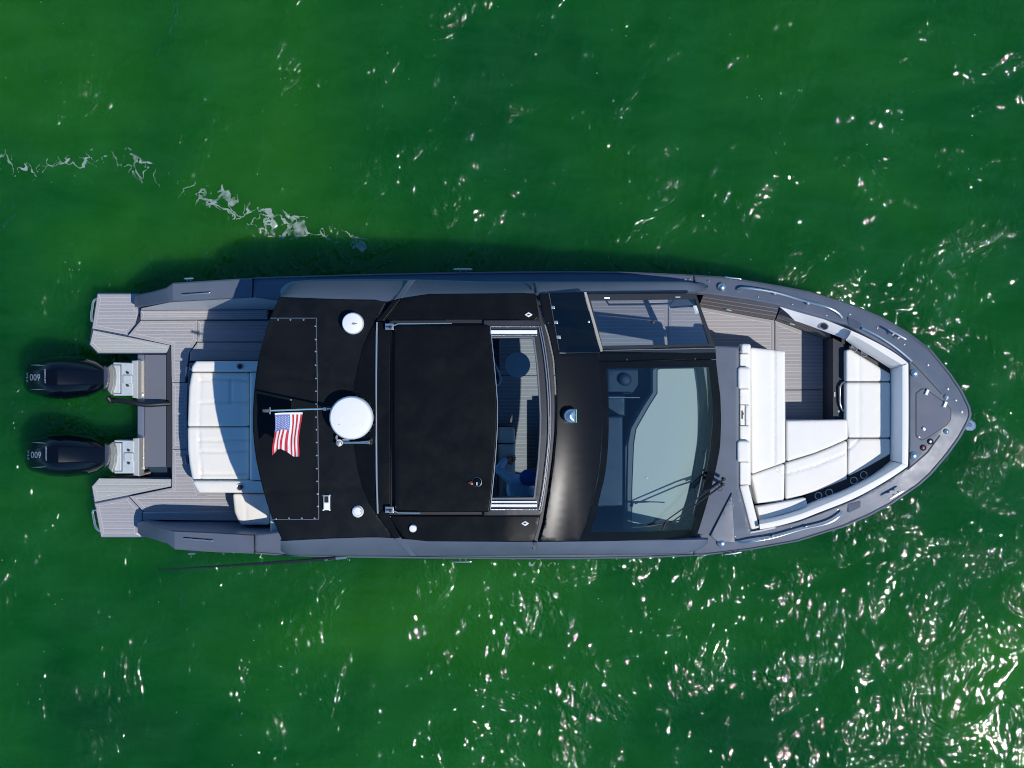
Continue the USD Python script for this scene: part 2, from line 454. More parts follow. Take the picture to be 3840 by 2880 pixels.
foam = [foam_patch([(-20, 600, 90, -0.05), (120, 640, 100, -0.05), (300, 600, 90, -0.02), (480, 600, 80, 0), (600, 690, 80, 0.08), (760, 720, 100, 0.02), (900, 800, 90, 0.06), (1060, 850, 90, 0.06), (1180, 860, 80, 0.10), (1290, 890, 60, 0.16), (1380, 930, 50, 0.2)], 90, 0.87, 3),
        foam_patch([(1260, 870, 40, 0.1), (1370, 925, 45, 0.25), (1446, 990, 34, 0.2)], 40, 0.93, 8),
        foam_patch([(1080, 1000, 45, 0.0), (1150, 990, 45, 0.0)], 40, 1.0, 12),
        foam_patch([(1930, 2112, 14, 0.1), (2020, 2118, 22, 0.15), (2120, 2108, 14, 0.0)], 20, 1.0, 15)]
obj('foam', foam, FOAM, label='broken lacy streaks of pale foam on the water', kind='stuff', smooth=False)
# fine bubbles and specks drifting on the surface
sp = np.random.default_rng(5)
q = np.c_[sp.uniform(0, 3840, 420), sp.uniform(0, 2880, 420)]
q = q[meshkit.fbm(np.c_[q / 260.0, np.zeros(len(q))], 3, 2) > 0.5]
specks = []
for u_, v_ in q:
    s_ = sp.uniform(1.0, 2.8) * mm(0)
    c_ = P(u_, v_, 0); c_[2] = wave_z(c_[0], c_[1]) + 0.004
    a_ = np.arange(6) / 6 * 6.283
    specks.append(T(np.vstack([c_, c_ + np.c_[np.cos(a_) * s_ * sp.uniform(.6, 1.3), np.sin(a_) * s_, np.zeros(6)]]), [[0, k + 1, (k + 1) % 6 + 1] for k in range(6)]))
obj('foam_flecks', specks, FOAM, label='tiny scattered flecks of foam drifting on the water', kind='stuff', smooth=False)

# ------------------------------------------------------------------ the yacht
def zd(u, v=None):
    return np.interp(u, [500, 650, 1050, 2000, 2610, 3650], [1.15, 1.36, 1.42, 1.40, 1.43, 1.60])
def zfix(u):
    return float(zd(u) - np.interp(u, [500, 650, 1050, 2000, 2610, 3650], [1.02, 1.18, 1.22, 1.28, 1.38, 1.62]))
VC = 1560.0
Y = thing('motor_yacht', 'slate grey motor yacht with black hardtop and white seats seen from above', 'motor yacht')

PORT = [(516, 1103), (600, 1086), (645, 1060), (760, 1053), (783, 1050), (946, 1041), (1160, 1034), (1360, 1028), (1660, 1022), (1960, 1018), (2150, 1017), (2348, 1019), (2560, 1028), (2700, 1036), (2781, 1047), (2927, 1071), (3035, 1092), (3155, 1129), (3222, 1152), (3315, 1192), (3407, 1246), (3494, 1313), (3566, 1401), (3610, 1467), (3639, 1526)]
STBD = [(3644, 1555), (3636, 1580), (3604, 1639), (3563, 1697), (3494, 1779), (3451, 1818), (3349, 1888), (3263, 1934), (3164, 1977), (2992, 2031), (2826, 2061), (2645, 2083), (2400, 2093), (2160, 2097), (1960, 2097), (1660, 2095), (1360, 2092), (1062, 2085), (953, 2076), (793, 2071), (655, 2061), (600, 2028), (516, 2006)]
outline = np.array(PORT + STBD, float)
bow_side = np.array([p for p in PORT if p[0] > 2500], float)
# hull shell
def hull_ring(z, s, bowf, zfun=None):
    zz = np.minimum(zd(outline[:, 0]), np.interp(outline[:, 0], [516, 600, 660], [0.30, 0.85, 2.0]))
    w = P(outline[:, 0], outline[:, 1], zz)
    yc = P(0, VC, zz)[:, 1]
    w[:, 1] = yc + (w[:, 1] - yc) * s
    x0 = P(2400, 0, 1.3)[0]
    w[:, 0] = np.where(w[:, 0] > x0, x0 + (w[:, 0] - x0) * bowf, w[:, 0])
    w[:, 2] = zz + z if z > -0.5 else (-1.2 - z)
    return w
rings = [hull_ring(-0.03, 0.992, 0.996), hull_ring(-0.10, 0.998, 1.0), hull_ring(-0.22, 0.985, 0.99), hull_ring(-0.8, 0.95, 0.93), hull_ring(-1.2, 0.88, 0.85), hull_ring(-0.9, 0.5, 0.7)]
rings[-1][:, 2] = -0.35
n = len(outline); V = np.vstack(rings); Fc = []
for a in range(len(rings) - 1):
    i = np.arange(n); j = (i + 1) % n
    Fc += [np.stack([a * n + i, a * n + j, (a + 1) * n + j], 1), np.stack([a * n + i, (a + 1) * n + j, (a + 1) * n + i], 1)]
hull = T(V, np.vstack(Fc)); hull.fix_normals()
obj('hull', hull, GELD, Y)
inner = Polygon(outline).buffer(-14)
obj('hull_liner', pad(inner, 0.15, 0.05), INTERIOR, Y)

# --- planked panels -------------------------------------------------
def inset(poly, d):
    c = np.asarray(poly, float)
    if Polygon(c).exterior.is_ccw:
        c = c[::-1]
    out = []
    for a, b, e in zip(np.roll(c, 1, 0), c, np.roll(c, -1, 0)):
        t1 = (b - a) / np.linalg.norm(b - a); t2 = (e - b) / np.linalg.norm(e - b)
        n1 = np.array([t1[1], -t1[0]]); n2 = np.array([t2[1], -t2[0]])
        s = n1 + n2; s /= max(1e-6, np.linalg.norm(s))
        out.append(b + s * d / max(0.35, s @ n1))
    return c, np.array(out)

def prism(poly, z, h=0.006):
    return pad(poly, z + h, h)

def plank_panel(name, poly, z, parent=None, mats=PLANKS, border=12.0, pitch=13.3, gap=2.0, base_depth=0.06, label=None, horizontal=True, phase=0.0):
    parent = parent or Y
    P0 = Polygon(poly)
    base = obj(name, pad(poly, z, base_depth), CAULK, parent, label)
    c, ins = inset(poly, border)
    k = len(c)
    pieces = []
    for i in range(k):
        q = Polygon([c[i], c[(i + 1) % k], ins[(i + 1) % k], ins[i]])
        if q.is_valid and q.area > 60:
            pieces.append(q.buffer(-gap / 2, join_style=2))
    core = Polygon(ins)
    if not core.is_valid:
        core = core.buffer(0)
    b = core.bounds
    t = b[1] + phase
    lo = b[1]
    cuts = [b[1]] + list(np.arange(b[1] + (phase or pitch), b[3] - 3, pitch)) + [b[3]]
    for a, e in zip(cuts[:-1], cuts[1:]):
        s = core.intersection(shapely.box(b[0] - 1, a, b[2] + 1, e))
        for g in getattr(s, 'geoms', [s]):
            if g.geom_type == 'Polygon' and g.area > 40:
                g = g.buffer(-gap / 2, join_style=2)
                pieces += [h for h in getattr(g, 'geoms', [g])]
    for q in pieces:
        for g in getattr(q, 'geoms', [q]):
            if g.geom_type == 'Polygon' and g.area > 30 and not g.is_empty:
                obj('plank', prism(g.simplify(0.2), z), mats[int(rng.integers(len(mats)))], base, smooth=False)
    return base

ZP, ZF, ZS = 0.36, 0.45, 0.62
# swim platform: structural slab under the pads
for poly in ([(365, 1098), (520, 1098), (540, 1150), (540, 1210), (642, 1290), (642, 1327), (365, 1327), (334, 1293), (343, 1234)],
             [(378, 2016), (545, 2016), (545, 1910), (646, 1830), (648, 1791), (370, 1791), (343, 1824), (352, 1884)]):
    obj('swim_platform', pad(poly, ZP - 0.004, 0.16, r=3), GELD, Y)
plank_panel('swim_deck_panel', [(367, 1104), (516, 1104), (514, 1152), (526, 1153), (525, 1198), (477, 1255), (347, 1231)], ZP)
plank_panel('swim_deck_panel', [(350, 1239), (636, 1295), (636, 1322), (368, 1322), (338, 1291)], ZP + 0.03, mats=PADPLANKS, border=11)
plank_panel('swim_deck_panel', [(372, 1794), (644, 1797), (645, 1824), (356, 1881), (346, 1824)], ZP + 0.03, mats=PADPLANKS, border=11)
plank_panel('swim_deck_panel', [(357, 1889), (482, 1864), (534, 1919), (533, 1948), (517, 1964), (518, 1998), (530, 2012), (380, 2012)], ZP)
# cockpit sole
obj('cockpit_sole', pad([(527, 1160), (1420, 1160), (1420, 1990), (540, 1990), (540, 1860), (646, 1828), (642, 1752), (625, 1752), (625, 1328), (641, 1292), (500, 1256)], ZF - 0.03, 0.15), GAP, Y)
plank_panel('cockpit_deck_panel', [(528, 1203), (738, 1202), (738, 1278), (708, 1322), (702, 1372), (694, 1433), (645, 1433), (642, 1294), (482, 1258)], ZF)
plank_panel('cockpit_deck_panel', [(741, 1203), (1060, 1203), (1060, 1281), (741, 1281)], ZF)
plank_panel('cockpit_deck_panel', [(646, 1436), (704, 1436), (700, 1560), (704, 1683), (647, 1683)], ZF, border=11)
plank_panel('cockpit_deck_panel', [(647, 1686), (706, 1686), (722, 1762), (748, 1848), (1010, 1848), (1010, 1916), (537, 1916), (487, 1862), (645, 1829)], ZF)
plank_panel('side_step', [(528, 1165), (1002, 1163), (1002, 1196), (528, 1198)], ZS - 0.08, border=9, pitch=7.5, base_depth=0.12)
plank_panel('side_step', [(537, 1921), (1000, 1919), (1000, 1953), (538, 1949)], ZS - 0.08, border=9, pitch=7.5, base_depth=0.12)
plank_panel('lounge_step', [(741, 1285), (1060, 1285), (1060, 1352), (712, 1352), (713, 1322)], ZF + 0.05, border=11, base_depth=0.07)
# transom well between the engines and the cockpit
obj('transom_ledge', pad(rect(543, 1330, 623, 1751), 0.40, 0.2, r=2), NONSKID, Y)
obj('transom_plate', pad(rect(516, 1330, 543, 1761), 0.36, 0.16, r=1.5), STEELR, Y)
obj('transom_wall', pad([(516, 1322), (642, 1322), (642, 1332), (516, 1332)], 0.33, 0.5), GELD, Y)
obj('transom_wall', pad([(516, 1762), (646, 1752), (646, 1796), (516, 1796)], 0.05, 0.4), RUBBER, Y)
for vv in (1478, 1715):
    obj('transom_light', lathe([(0, 0), (0.03, 0), (0.03, 0.01), (0.02, 0.016), (0, 0.018)], 531, vv, 0.36), STEEL, Y)
# boarding ladder grab loops on the stern
obj('boarding_handle', tube(curve([(364, 1122, 0.40), (352, 1128, 0.40), (347, 1150, 0.40), (342, 1190, 0.40), (346, 1207, 0.40)], 24), 0.016), STEEL, Y)
obj('boarding_handle', tube(curve([(362, 1912, 0.40), (351, 1914, 0.40), (352, 1945, 0.40), (364, 1984, 0.40), (374, 1991, 0.40)], 24), 0.016), STEEL, Y)

# --- bulwarks, side decks ------------------------------------------
def bulwark(st, inner_bottom):
    rails = []
    for r in range(4):
        rl = []
        for (u, vo, vi, z) in st:
            rl.append([(u, vo, 0.25), (u, vo, z), (u, vi, z), (u, vi, inner_bottom)][r])
        rails.append(rl)
    return loft(rails, n=60, closed=True, smooth=False)
def bulwark_exact(st, inner_bottom, bev=0.02):
    V = []; k = 6
    for (u, vo, vi, z) in st:
        s = 1 if vi > vo else -1
        V += [P(u, vo, z) * [1, 1, 0] + [0, 0, 0.25], P(u, vo, z - bev), P(u, vo + s * 5, z), P(u, vi - s * 3, z), P(u, vi, z - bev), P(u, vi, z) * [1, 1, 0] + [0, 0, inner_bottom]]
    V = np.array(V); Fc = []
    for a in range(len(st) - 1):
        for b in range(k):
            c = (b + 1) % k
            Fc += [[a * k + b, a * k + c, (a + 1) * k + c], [a * k + b, (a + 1) * k + c, (a + 1) * k + b]]
    for e in (0, len(st) - 1):
        Fc += [[e * k, e * k + b, e * k + b + 1] for b in range(1, k - 1)]
    m = T(V, Fc); m.fix_normals(); return m
obj('bulwark', bulwark_exact([(505, 1115, 1151, 0.62), (516, 1105, 1152, 0.78), (573, 1093, 1143, 1.06), (622, 1079, 1134, 1.29), (648, 1061, 1131, 1.355), (760, 1054, 1126, 1.375), (945, 1042, 1115, 1.405)], 0.5), GEL, Y, smooth=18)
obj('bulwark', bulwark_exact([(516, 1998, 1962, 0.62), (533, 2010, 1955, 0.78), (582, 2024, 1972, 1.08), (630, 2039, 1985, 1.29), (655, 2060, 1991, 1.355), (793, 2070, 1997, 1.375), (951, 2076, 2006, 1.405)], 0.5), GEL, Y, smooth=18)
obj('bulwark_liner', loft([[(530, 1156, 0.80), (642, 1133, 1.32), (760, 1127, 1.35), (946, 1116, 1.38), (1060, 1112, 1.38)], [(530, 1158, 0.74), (642, 1148, 0.95), (760, 1144, 0.97), (890, 1139, 0.97), (1060, 1136, .97)], [(530, 1163, 0.5), (642, 1163, 0.5), (760, 1163, 0.5), (946, 1162, 0.5), (1060, 1162, 0.5)]], n=30, smooth=False), LINER, Y)
obj('bulwark_liner', loft([[(540, 1958, 0.80), (655, 1990, 1.335), (793, 1996, 1.355), (951, 2005, 1.385), (1060, 2010, 1.385)], [(540, 1957, 0.78), (655, 1976, 1.0), (793, 1983, 1.0), (951, 1988, 1.0), (1060, 1990, 1.0)], [(540, 1955, 0.5), (655, 1955, 0.5), (793, 1955, 0.5), (951, 1956, 0.5), (1060, 1956, 0.5)]], n=30, smooth=False), GEL, Y, smooth=False)
# long slot handles in the bulwarks
for (a, b) in (((681, 1103), (790, 1096)), ((690, 2018), (800, 2026))):
    zz = zd(735) + 0.002
    c = np.array([a, b], float)
    t = (c[1] - c[0]) / np.linalg.norm(c[1] - c[0]); nn = np.array([-t[1], t[0]])
    obj('slot_recess', pad([tuple(c[0] + nn * 4), tuple(c[0] - nn * 4), tuple(c[1] - nn * 4), tuple(c[1] + nn * 4)], lambda u, v: zd(u) + 0.002, 0.02, corner=3), GAP, Y)
    obj('slot_handle', tube([(c[0][0], c[0][1] + 2, zz + 0.01), (c[0][0] + 8, c[0][1] + 3, zz + 0.03), (c[1][0] - 8, c[1][1] + 3, zz + 0.03), (c[1][0], c[1][1] + 2, zz + 0.01)], 0.009), STEEL, Y)

def hull_edge(side, u0, u1):
    pts = [p for p in (PORT if side == 'p' else STBD) if u0 < p[0] < u1]
    e = np.array(sorted(PORT if side == 'p' else STBD))
    f = lambda u: float(np.interp(u, e[:, 0], e[:, 1]))
    return [(u0, f(u0))] + sorted(pts) + [(u1, f(u1))]
pd = hull_edge('p', 949, 2600)
sd = hull_edge('s', 956, 2600)
full_edge = LineString(PORT + STBD)
def toe(u, v, d, w=72.0, h=0.055):
    dd = shapely.distance(shapely.points(np.c_[u, v]), full_edge)
    return -h * np.clip(1 - dd / w, 0, 1)
obj('side_deck', pad(pd + [(2600, 1098), (1960, 1130), (1048, 1125), (949, 1115)], lambda u, v: zd(u), 0.3, r=5, grid=16, bump=toe), GEL, Y)
obj('side_deck', pad(sd + [(2600, 2010), (1960, 1995), (1048, 1995), (956, 2006)], lambda u, v: zd(u), 0.3, r=5, grid=16, bump=toe), GEL, Y)

# --- bow deck with the sunken lounge -------------------------------
pit = [(2590, 1098), (2661, 1104), (2788, 1121), (2918, 1145), (3060, 1186), (3176, 1221), (3260, 1268), (3349, 1317), (3408, 1360), (3407, 1748), (3320, 1807), (3205, 1871), (3060, 1929), (2992, 1955), (2818, 1994), (2772, 1825), (2772, 1300), (2682, 1296), (2590, 1296)]
bow_out = hull_edge('p', 2600, 3639) + [p for p in STBD if p[0] > 2600] + [hull_edge('s', 2600, 3644)[0]]
left_edge = [(2600, 2020), (2600, 1990), (2640, 1880), (2668, 1740), (2676, 1640), (2678, 1525), (2672, 1400), (2664, 1340), (2655, 1290)]
deck = Polygon(bow_out + left_edge).buffer(0).difference(Polygon(pit).buffer(0))
deck = max(getattr(deck, 'geoms', [deck]), key=lambda g: g.area)
# the toe of the deck rises gently inboard of the rub rail
edge_line = LineString(bow_out)
obj('foredeck', pad(deck, lambda u, v: zd(u), 0.25, r=6, grid=12, bump=toe), GEL, Y, smooth=30)
wall_line = [(2602, 1099)] + [q for q in pit[1:] if q[0] > 2600]
obj('pit_wall', loft([[(u, v, float(zd(u)) - 0.02) for u, v in wall_line], [(u, v, 0.35) for u, v in wall_line]], n=120, smooth=False), LINER, Y)
obj('pit_sole', pad(Polygon(pit).buffer(12), 0.40, 0.1), GAP, Y)

obj('deck_facet', pad([(2690, 2030), (2664, 2010), (2745, 1850), (2756, 2036)], lambda u, v: zd(u) + 0.012 + 0.00028 * (2756 - u) + 0.0001 * (2036 - v), 0.06, r=2, grid=20), GEL, Y)
# --- hardtop --------------------------------------------------------
def zr(u, v):
    u = np.asarray(u, float); v = np.asarray(v, float)
    t = np.clip((u - 948) / 460, 0, 1)
    z = 2.90 + 0.10 * t * (2 - t)
    s = (v - 1567) / 465.0
    f = np.clip((u - 1900) / 250, 0, 1)
    z = z - (0.05 + 0.09 * f) * s * s
    x = np.clip(u - 2030, 0, None) / 225.0
    return z - 0.03 * x - 0.18 * x * x
aft_edge = [(1048, 1112), (1030, 1152), (1013, 1194), (997, 1241), (983, 1289), (970, 1340), (961, 1393), (955, 1440), (951, 1490), (948, 1545), (948, 1613), (953, 1668), (960, 1722), (971, 1775), (984, 1828), (1000, 1884), (1018, 1937), (1039, 1984), (1060, 2030)]
aft_roof = aft_edge + [(1160, 2024), (1260, 2019), (1402, 2015), (1475, 2018), (1449, 1974), (1415, 1930), (1409, 1567), (1409, 1206), (1430, 1170), (1450, 1132), (1406, 1124), (1260, 1121), (1160, 1117)]
def soft(u, v, d):
    n = meshkit.fbm(np.stack([u / 160.0, v / 230.0, np.zeros_like(u)], -1), 2, 4)
    w = np.exp(-((v - (1420 + 0.10 * (u - 1180))) / 10.0) ** 2) * np.clip((u - 980) / 60, 0, 1) * 0.008
    w2 = np.exp(-((v - (1832 - 0.05 * (u - 1200))) / 9.0) ** 2) * 0.007
    return (0.024 * (n - 0.5) - 1.5 * w - 1.5 * w2) * np.clip(d / 12, 0, 1)
HT = obj('hardtop', pad(aft_roof, zr, 0.06, r=5, grid=14, bump=soft), BLACKT, Y, label='matt black rear section of the hardtop')
obj('arch_beam', pad([(1409, 1206), (1418, 1206), (1464, 1212), (1464, 1923), (1418, 1930), (1411, 1930)], lambda u, v: zr(u, v) + 0.035, 0.10, r=3, grid=40), BLACK, Y)
obj('arch_fairing', pad([(1410, 1208), (1390, 1240), (1363, 1300), (1342, 1370), (1328, 1440), (1320, 1520), (1320, 1600), (1325, 1670), (1338, 1750), (1360, 1830), (1386, 1890), (1411, 1928)], lambda u, v: zr(u, v) + 0.006 + 0.03 * np.clip((u - 1330) / 80, 0, 1), 0.02, r=2, grid=14), BLACK, Y)
obj('arch_trim', tube(curve([(1414, 1208, 3.035), (1411, 1400, 3.04), (1411, 1567, 3.045), (1412, 1750, 3.04), (1417, 1926, 3.035)], 16), 0.012), STEELR, Y)
obj('roof_side_panel', pad([(1515, 1116), (1608, 1102), (1960, 1099), (2008, 1101), (2020, 1180), (2022, 1199), (1447, 1199), (1438, 1193)], zr, 0.08, r=3, grid=24), BLACK, Y)
obj('roof_side_panel', pad([(1452, 1935), (2026, 1935), (2016, 1985), (2000, 2033), (1602, 2030), (1518, 2021)], zr, 0.08, r=3, grid=24), BLACK, Y)
obj('roof_tray', pad([(1460, 1196), (1832, 1196), (1832, 1938), (1460, 1938)], lambda u, v: zr(u, v) - 0.05, 0.06, grid=60), RUBBER, Y)
RIGHT_L = [(2022, 1180), (2045, 1261), (2061, 1370), (2070, 1480), (2071, 1560), (2069, 1628), (2060, 1724), (2046, 1836), (2030, 1925)]
RIGHT_R = [(2020, 1101), (2036, 1180), (2060, 1261), (2078, 1343), (2086, 1450), (2087, 1540), (2085, 1628), (2076, 1724), (2061, 1836), (2041, 1963), (2022, 2031)]
opening = [(1815, 1269), (1997, 1268), (2005, 1320), (2011, 1370), (2019, 1478), (2023, 1560), (2022, 1628), (2016, 1724), (2008, 1800), (2000, 1863), (1815, 1864)]
frame_out = [(1814, 1201), (2022, 1201)] + RIGHT_L[1:] + [(2028, 1933), (1814, 1933)]
fr = Polygon(frame_out).difference(Polygon(opening))
HF = obj('hatch_frame', pad(fr, lambda u, v: zr(u, v) + 0.01, 0.12, r=3, grid=30), FRAME, Y)
def strip(line, w, z0, depth=0.03, r=1.0):
    return pad(LineString(line).buffer(w / 2, cap_style=2, join_style=2), (lambda u, v: zr(u, v) + z0) if z0 < 1 else z0, depth, r=r, grid=20)
def ztube(line, dz, r):
    c = curve([(u, v, 0) for u, v in line], 60)
    c[:, 2] = zr(c[:, 0], c[:, 1]) + dz
    return tube(c, r, 10)
obj('hatch_lip', strip([(1836, 1265), (1993, 1264), (2001, 1268), (2015, 1370), (2023, 1478), (2027, 1560), (2026, 1628), (2020, 1724), (2004, 1866), (1996, 1869), (1842, 1870)], 6, 0.03, 0.12), DASHD, HF)
for (v0, w) in ((1225, 3), (1245, 14), (1257, 3)):
    obj('slide_track', strip([(1838, v0), (2014 if v0 > 1240 else 2018, v0)], w, 0.035 + 0.001 * w), TRACK if w > 5 else STEEL, HF)
for (v0, w) in ((1882, 6), (1896, 9), (1911, 4)):
    obj('slide_track', strip([(1841, v0), (2014, v0)], w, 0.035 + 0.001 * w), TRACK if w > 5 else STEEL, HF)
obj('hatch_edge_trim', ztube([(2020, 1222), (2042, 1343), (2053, 1451), (2058, 1560), (2058, 1628), (2050, 1724), (2036, 1836), (2022, 1912)], 0.045, 0.006), STEELR, HF)
obj('hatch_edge_trim', ztube([(2028, 1222), (2050, 1343), (2061, 1451), (2065, 1560), (2064, 1628), (2056, 1724), (2043, 1836), (2028, 1920)], 0.05, 0.006), STEELR, HF)
obj('roof_gasket', pad([(1995, 1060)] + [(u - 6, v) for u, v in RIGHT_R[1:]] + [(2005, 2066), (1990, 2040)] + [(u - 5, v) for u, v in RIGHT_L[::-1]] + [(1990, 1100)], lambda u, v: zr(u, v) - 0.06, 0.05, grid=40), RUBBER, Y)
SH = obj('sun_hatch', pad([(1478, 1219), (1828, 1219), (1838, 1224), (1850, 1340), (1860, 1450), (1865, 1545), (1863, 1620), (1855, 1738), (1846, 1833), (1838, 1914), (1830, 1920), (1480, 1921), (1476, 1570)], lambda u, v: zr(u, v) + 0.055, 0.05, r=5, grid=24), BLACK, Y, label='black sliding sun hatch drawn half open')
obj('hatch_trim', ztube([(1838, 1226), (1851, 1340), (1861, 1450), (1866, 1545), (1864, 1620), (1856, 1738), (1847, 1833), (1839, 1912)], 0.045, 0.006), STEELR, SH)
for (v0, d, ue) in ((1225, -1, 1695), (1912, 1, 1576)):
    hp = obj('hatch_hinge', pad(rect(1444, v0 - 12, 1476, v0 + 12), 3.09, 0.04, r=2), STEEL, Y)
    obj('pin', lathe([(0, 0), (0.02, 0), (0.02, 0.02), (0, 0.025)], 1465, v0 + 2, 3.09), RUBBER, hp)
    obj('clamp', pad(rect(1446, v0 - 3, 1462, v0 + 3), 3.105, 0.02, r=1), RUBBER, hp)
    obj('rod', tube([(1476, v0 + d * 4, 3.09), (1494, v0 + d * 11, 3.09), (ue, v0 + d * 12, 3.085)], 0.008), STEEL, hp)
# front cowl of the hardtop
WTOP = [(2245, 1358, 2.73), (2253, 1440, 2.735), (2259, 1525, 2.735), (2259, 1590, 2.73), (2257, 1657, 2.72), (2247, 1768, 2.69), (2226, 1865, 2.65), (2202, 1965, 2.59), (2176, 2026, 2.54)]
cowl = RIGHT_R + [(2100, 2032), (2176, 2030)] + [(u, v) for u, v, z in WTOP[::-1]] + [(2245, 1352), (2248, 1322), (2098, 1326), (2078, 1210), (2058, 1101)]
def zcowl(u, v):
    z = zr(u, v)
    return z
obj('roof_brow', pad(cowl, zcowl, 0.10, r=4, grid=16), BROW, Y)

# grey painted shoulders along the hardtop
def shoulder(vb, vt, side):
    us = np.linspace(1052, 2655, 60)
    s = 1 if side == 'p' else -1
    e_b = np.array([np.interp(u, *zip(*vb)) for u in us]); e_t = np.array([np.interp(u, *zip(*vt)) for u in us])
    zi = np.where(us < 2010, zr(us, e_t) - 0.012, 0)
    w = np.clip((us - 2010) / 600, 0, 1)
    zi = np.where(us < 2010, zi, 2.86 * (1 - w) + 1.62 * w)
    zo = np.interp(us, [1052, 1100, 2010, 2610, 2655], [2.50, 2.64, 2.62, 1.56, 1.53])
    zw = zd(us) + 0.02
    rails = [np.c_[us, e_t + s * 8, zi - 0.10], np.c_[us, e_t, zi], np.c_[us, e_t * 0.78 + e_b * 0.22, zi * 0.86 + zo * 0.14], np.c_[us, e_t * 0.42 + e_b * 0.58, zi * 0.5 + zo * 0.5],
             np.c_[us, e_t * 0.1 + e_b * 0.9, zi * 0.06 + zo * 0.94], np.c_[us, e_b, zo - 0.04]]
    R = [P(r[:, 0], r[:, 1], r[:, 2]) for r in rails]
    low = R[-1].copy(); low[:, 2] = np.minimum(zw, low[:, 2] - 0.01); R.append(low)
    return loft([np.asarray(r) for r in R], n=60, smooth=False, world=True)
obj('hardtop_shoulder', shoulder([(1052, 1085), (1062, 1066), (1078, 1058), (1160, 1049), (1360, 1046), (1530, 1047), (1830, 1056), (1960, 1056), (2348, 1055), (2570, 1055), (2655, 1068)], [(1052, 1113), (1360, 1127), (1450, 1131), (1510, 1117), (1608, 1102), (1960, 1100), (2011, 1101), (2350, 1096), (2608, 1094), (2655, 1078)], 'p'), GEL, Y, smooth=28)
obj('hardtop_shoulder', shoulder([(1052, 2065), (1062, 2078), (1080, 2083), (1360, 2087), (1560, 2087), (1840, 2085), (2160, 2081), (2560, 2078), (2625, 2062), (2655, 2035)], [(1052, 2029), (1260, 2019), (1402, 2015), (1475, 2018), (1602, 2029), (1960, 2033), (2175, 2031), (2615, 2024), (2655, 2024)], 's'), GEL, Y, smooth=28)
# forward and aft blades of the arch
def blade(poly, z, name='arch_blade', m=GEL):
    obj(name, pad(poly, z, 0.12, r=3), m, Y)
blade([(1531, 1049), (1557, 1049), (1506, 1118), (1490, 1120), (1475, 1127)], lambda u, v: np.interp(v, [1049, 1120], [2.70, 2.98]))
blade([(1475, 1128), (1506, 1119), (1437, 1204), (1409, 1206)], lambda u, v: zr(u, v) + 0.05, m=BLACK)
blade([(1415, 1931), (1443, 1906), (1502, 2014), (1477, 2019)], lambda u, v: zr(u, v) + 0.05, m=BLACK)
blade([(1477, 2020), (1502, 2015), (1562, 2084), (1540, 2086)], lambda u, v: np.interp(v, [2015, 2086], [2.98, 2.70]))
blade([(2005, 1058), (2014, 1058), (2022, 1101), (2012, 1101)], lambda u, v: np.interp(v, [1058, 1101], [2.68, 2.95]))
blade([(2000, 2034), (2016, 2034), (2014, 2068), (1996, 2068)], lambda u, v: np.interp(v, [2034, 2068], [2.93, 2.70]))

# canvas panel with snaps let into the rear hardtop
cz = lambda u, v: zr(u, v) + 0.008
cv = [(1015, 1194), (1186, 1193), (1190, 1450), (1192, 1600), (1195, 1946), (1024, 1949), (1004, 1888), (986, 1826), (965, 1740), (953, 1640), (952, 1545), (958, 1450), (972, 1350), (990, 1270)]
CV = obj('canvas_panel', pad(cv, cz, 0.010, r=1, grid=12, bump=soft), CANVAS, HT)
obj('canvas_piping', pad(LineString([(1014, 1193), (1186, 1193), (1190, 1450), (1192, 1600), (1195, 1947), (1024, 1949)]).buffer(1.1), lambda u, v: zr(u, v) + 0.012, 0.01, grid=20), STEELR, HT)
sn = [(1042, 1199), (1089, 1199), (1138, 1199), (1182, 1223), (1183, 1273), (1183, 1318), (1183, 1369), (1184, 1419), (1184, 1467), (1185, 1514), (1184, 1564), (1186, 1611), (1187, 1659), (1187, 1708), (1187, 1757), (1188, 1805), (1190, 1852), (1191, 1899), (1179, 1943), (1131, 1943), (1083, 1943), (1035, 1946), (1090, 1499)]
for (u, v) in sn:
    obj('snap', lathe([(0, 0), (0.011, 0), (0.010, 0.004), (0, 0.006)], u, v, float(zr(u, v)) + 0.013, 10), STEEL, HT)

# --- windshield -----------------------------------------------------
WBOT = [(2685, 1350, 1.60), (2693, 1420, 1.59), (2702, 1500, 1.58), (2704, 1580, 1.57), (2701, 1664, 1.56), (2690, 1733, 1.55), (2672, 1810, 1.53), (2650, 1890, 1.51), (2610, 2019, 1.48)]
A = smoothrail([(u, v, z + 0.005) for u, v, z in WTOP], 81); B = smoothrail(WBOT, 81)
A = P(A[:, 0], A[:, 1], A[:, 2]); B = P(B[:, 0], B[:, 1], B[:, 2])
S = np.unique(np.r_[0, 0.05, np.linspace(0.05, 0.925, 16), 0.925, 1.0])
grid = []
for s in S:
    q = A * (1 - s) + B * s
    q[:, 2] += 0.10 * math.sin(math.pi * s) * (0.6 + 0.4 * np.sin(np.linspace(0.2, math.pi - 0.2, 81)))
    grid.append(q)
grid = np.array(grid)
def gridmesh(sel):
    a, b = np.nonzero(sel)
    n1 = grid.shape[1]
    i = a * n1 + b
    V = grid.reshape(-1, 3)
    Fc = np.vstack([np.stack([i, i + n1, i + n1 + 1], 1), np.stack([i, i + n1 + 1, i + 1], 1)])
    m = T(V, Fc); m.remove_unreferenced_vertices()
    if m.face_normals[:, 2].mean() < 0:
        m.invert()
    return m
cellS, cellT = len(S) - 1, 80
sel = np.zeros((cellS, cellT), bool); sel[1:-1, 3:-4] = True
WS = obj('windshield', gridmesh(~sel), BLACK, Y, label='curved windshield with black border')
obj('pane', gridmesh(sel), WINDOW, WS, smooth=True)
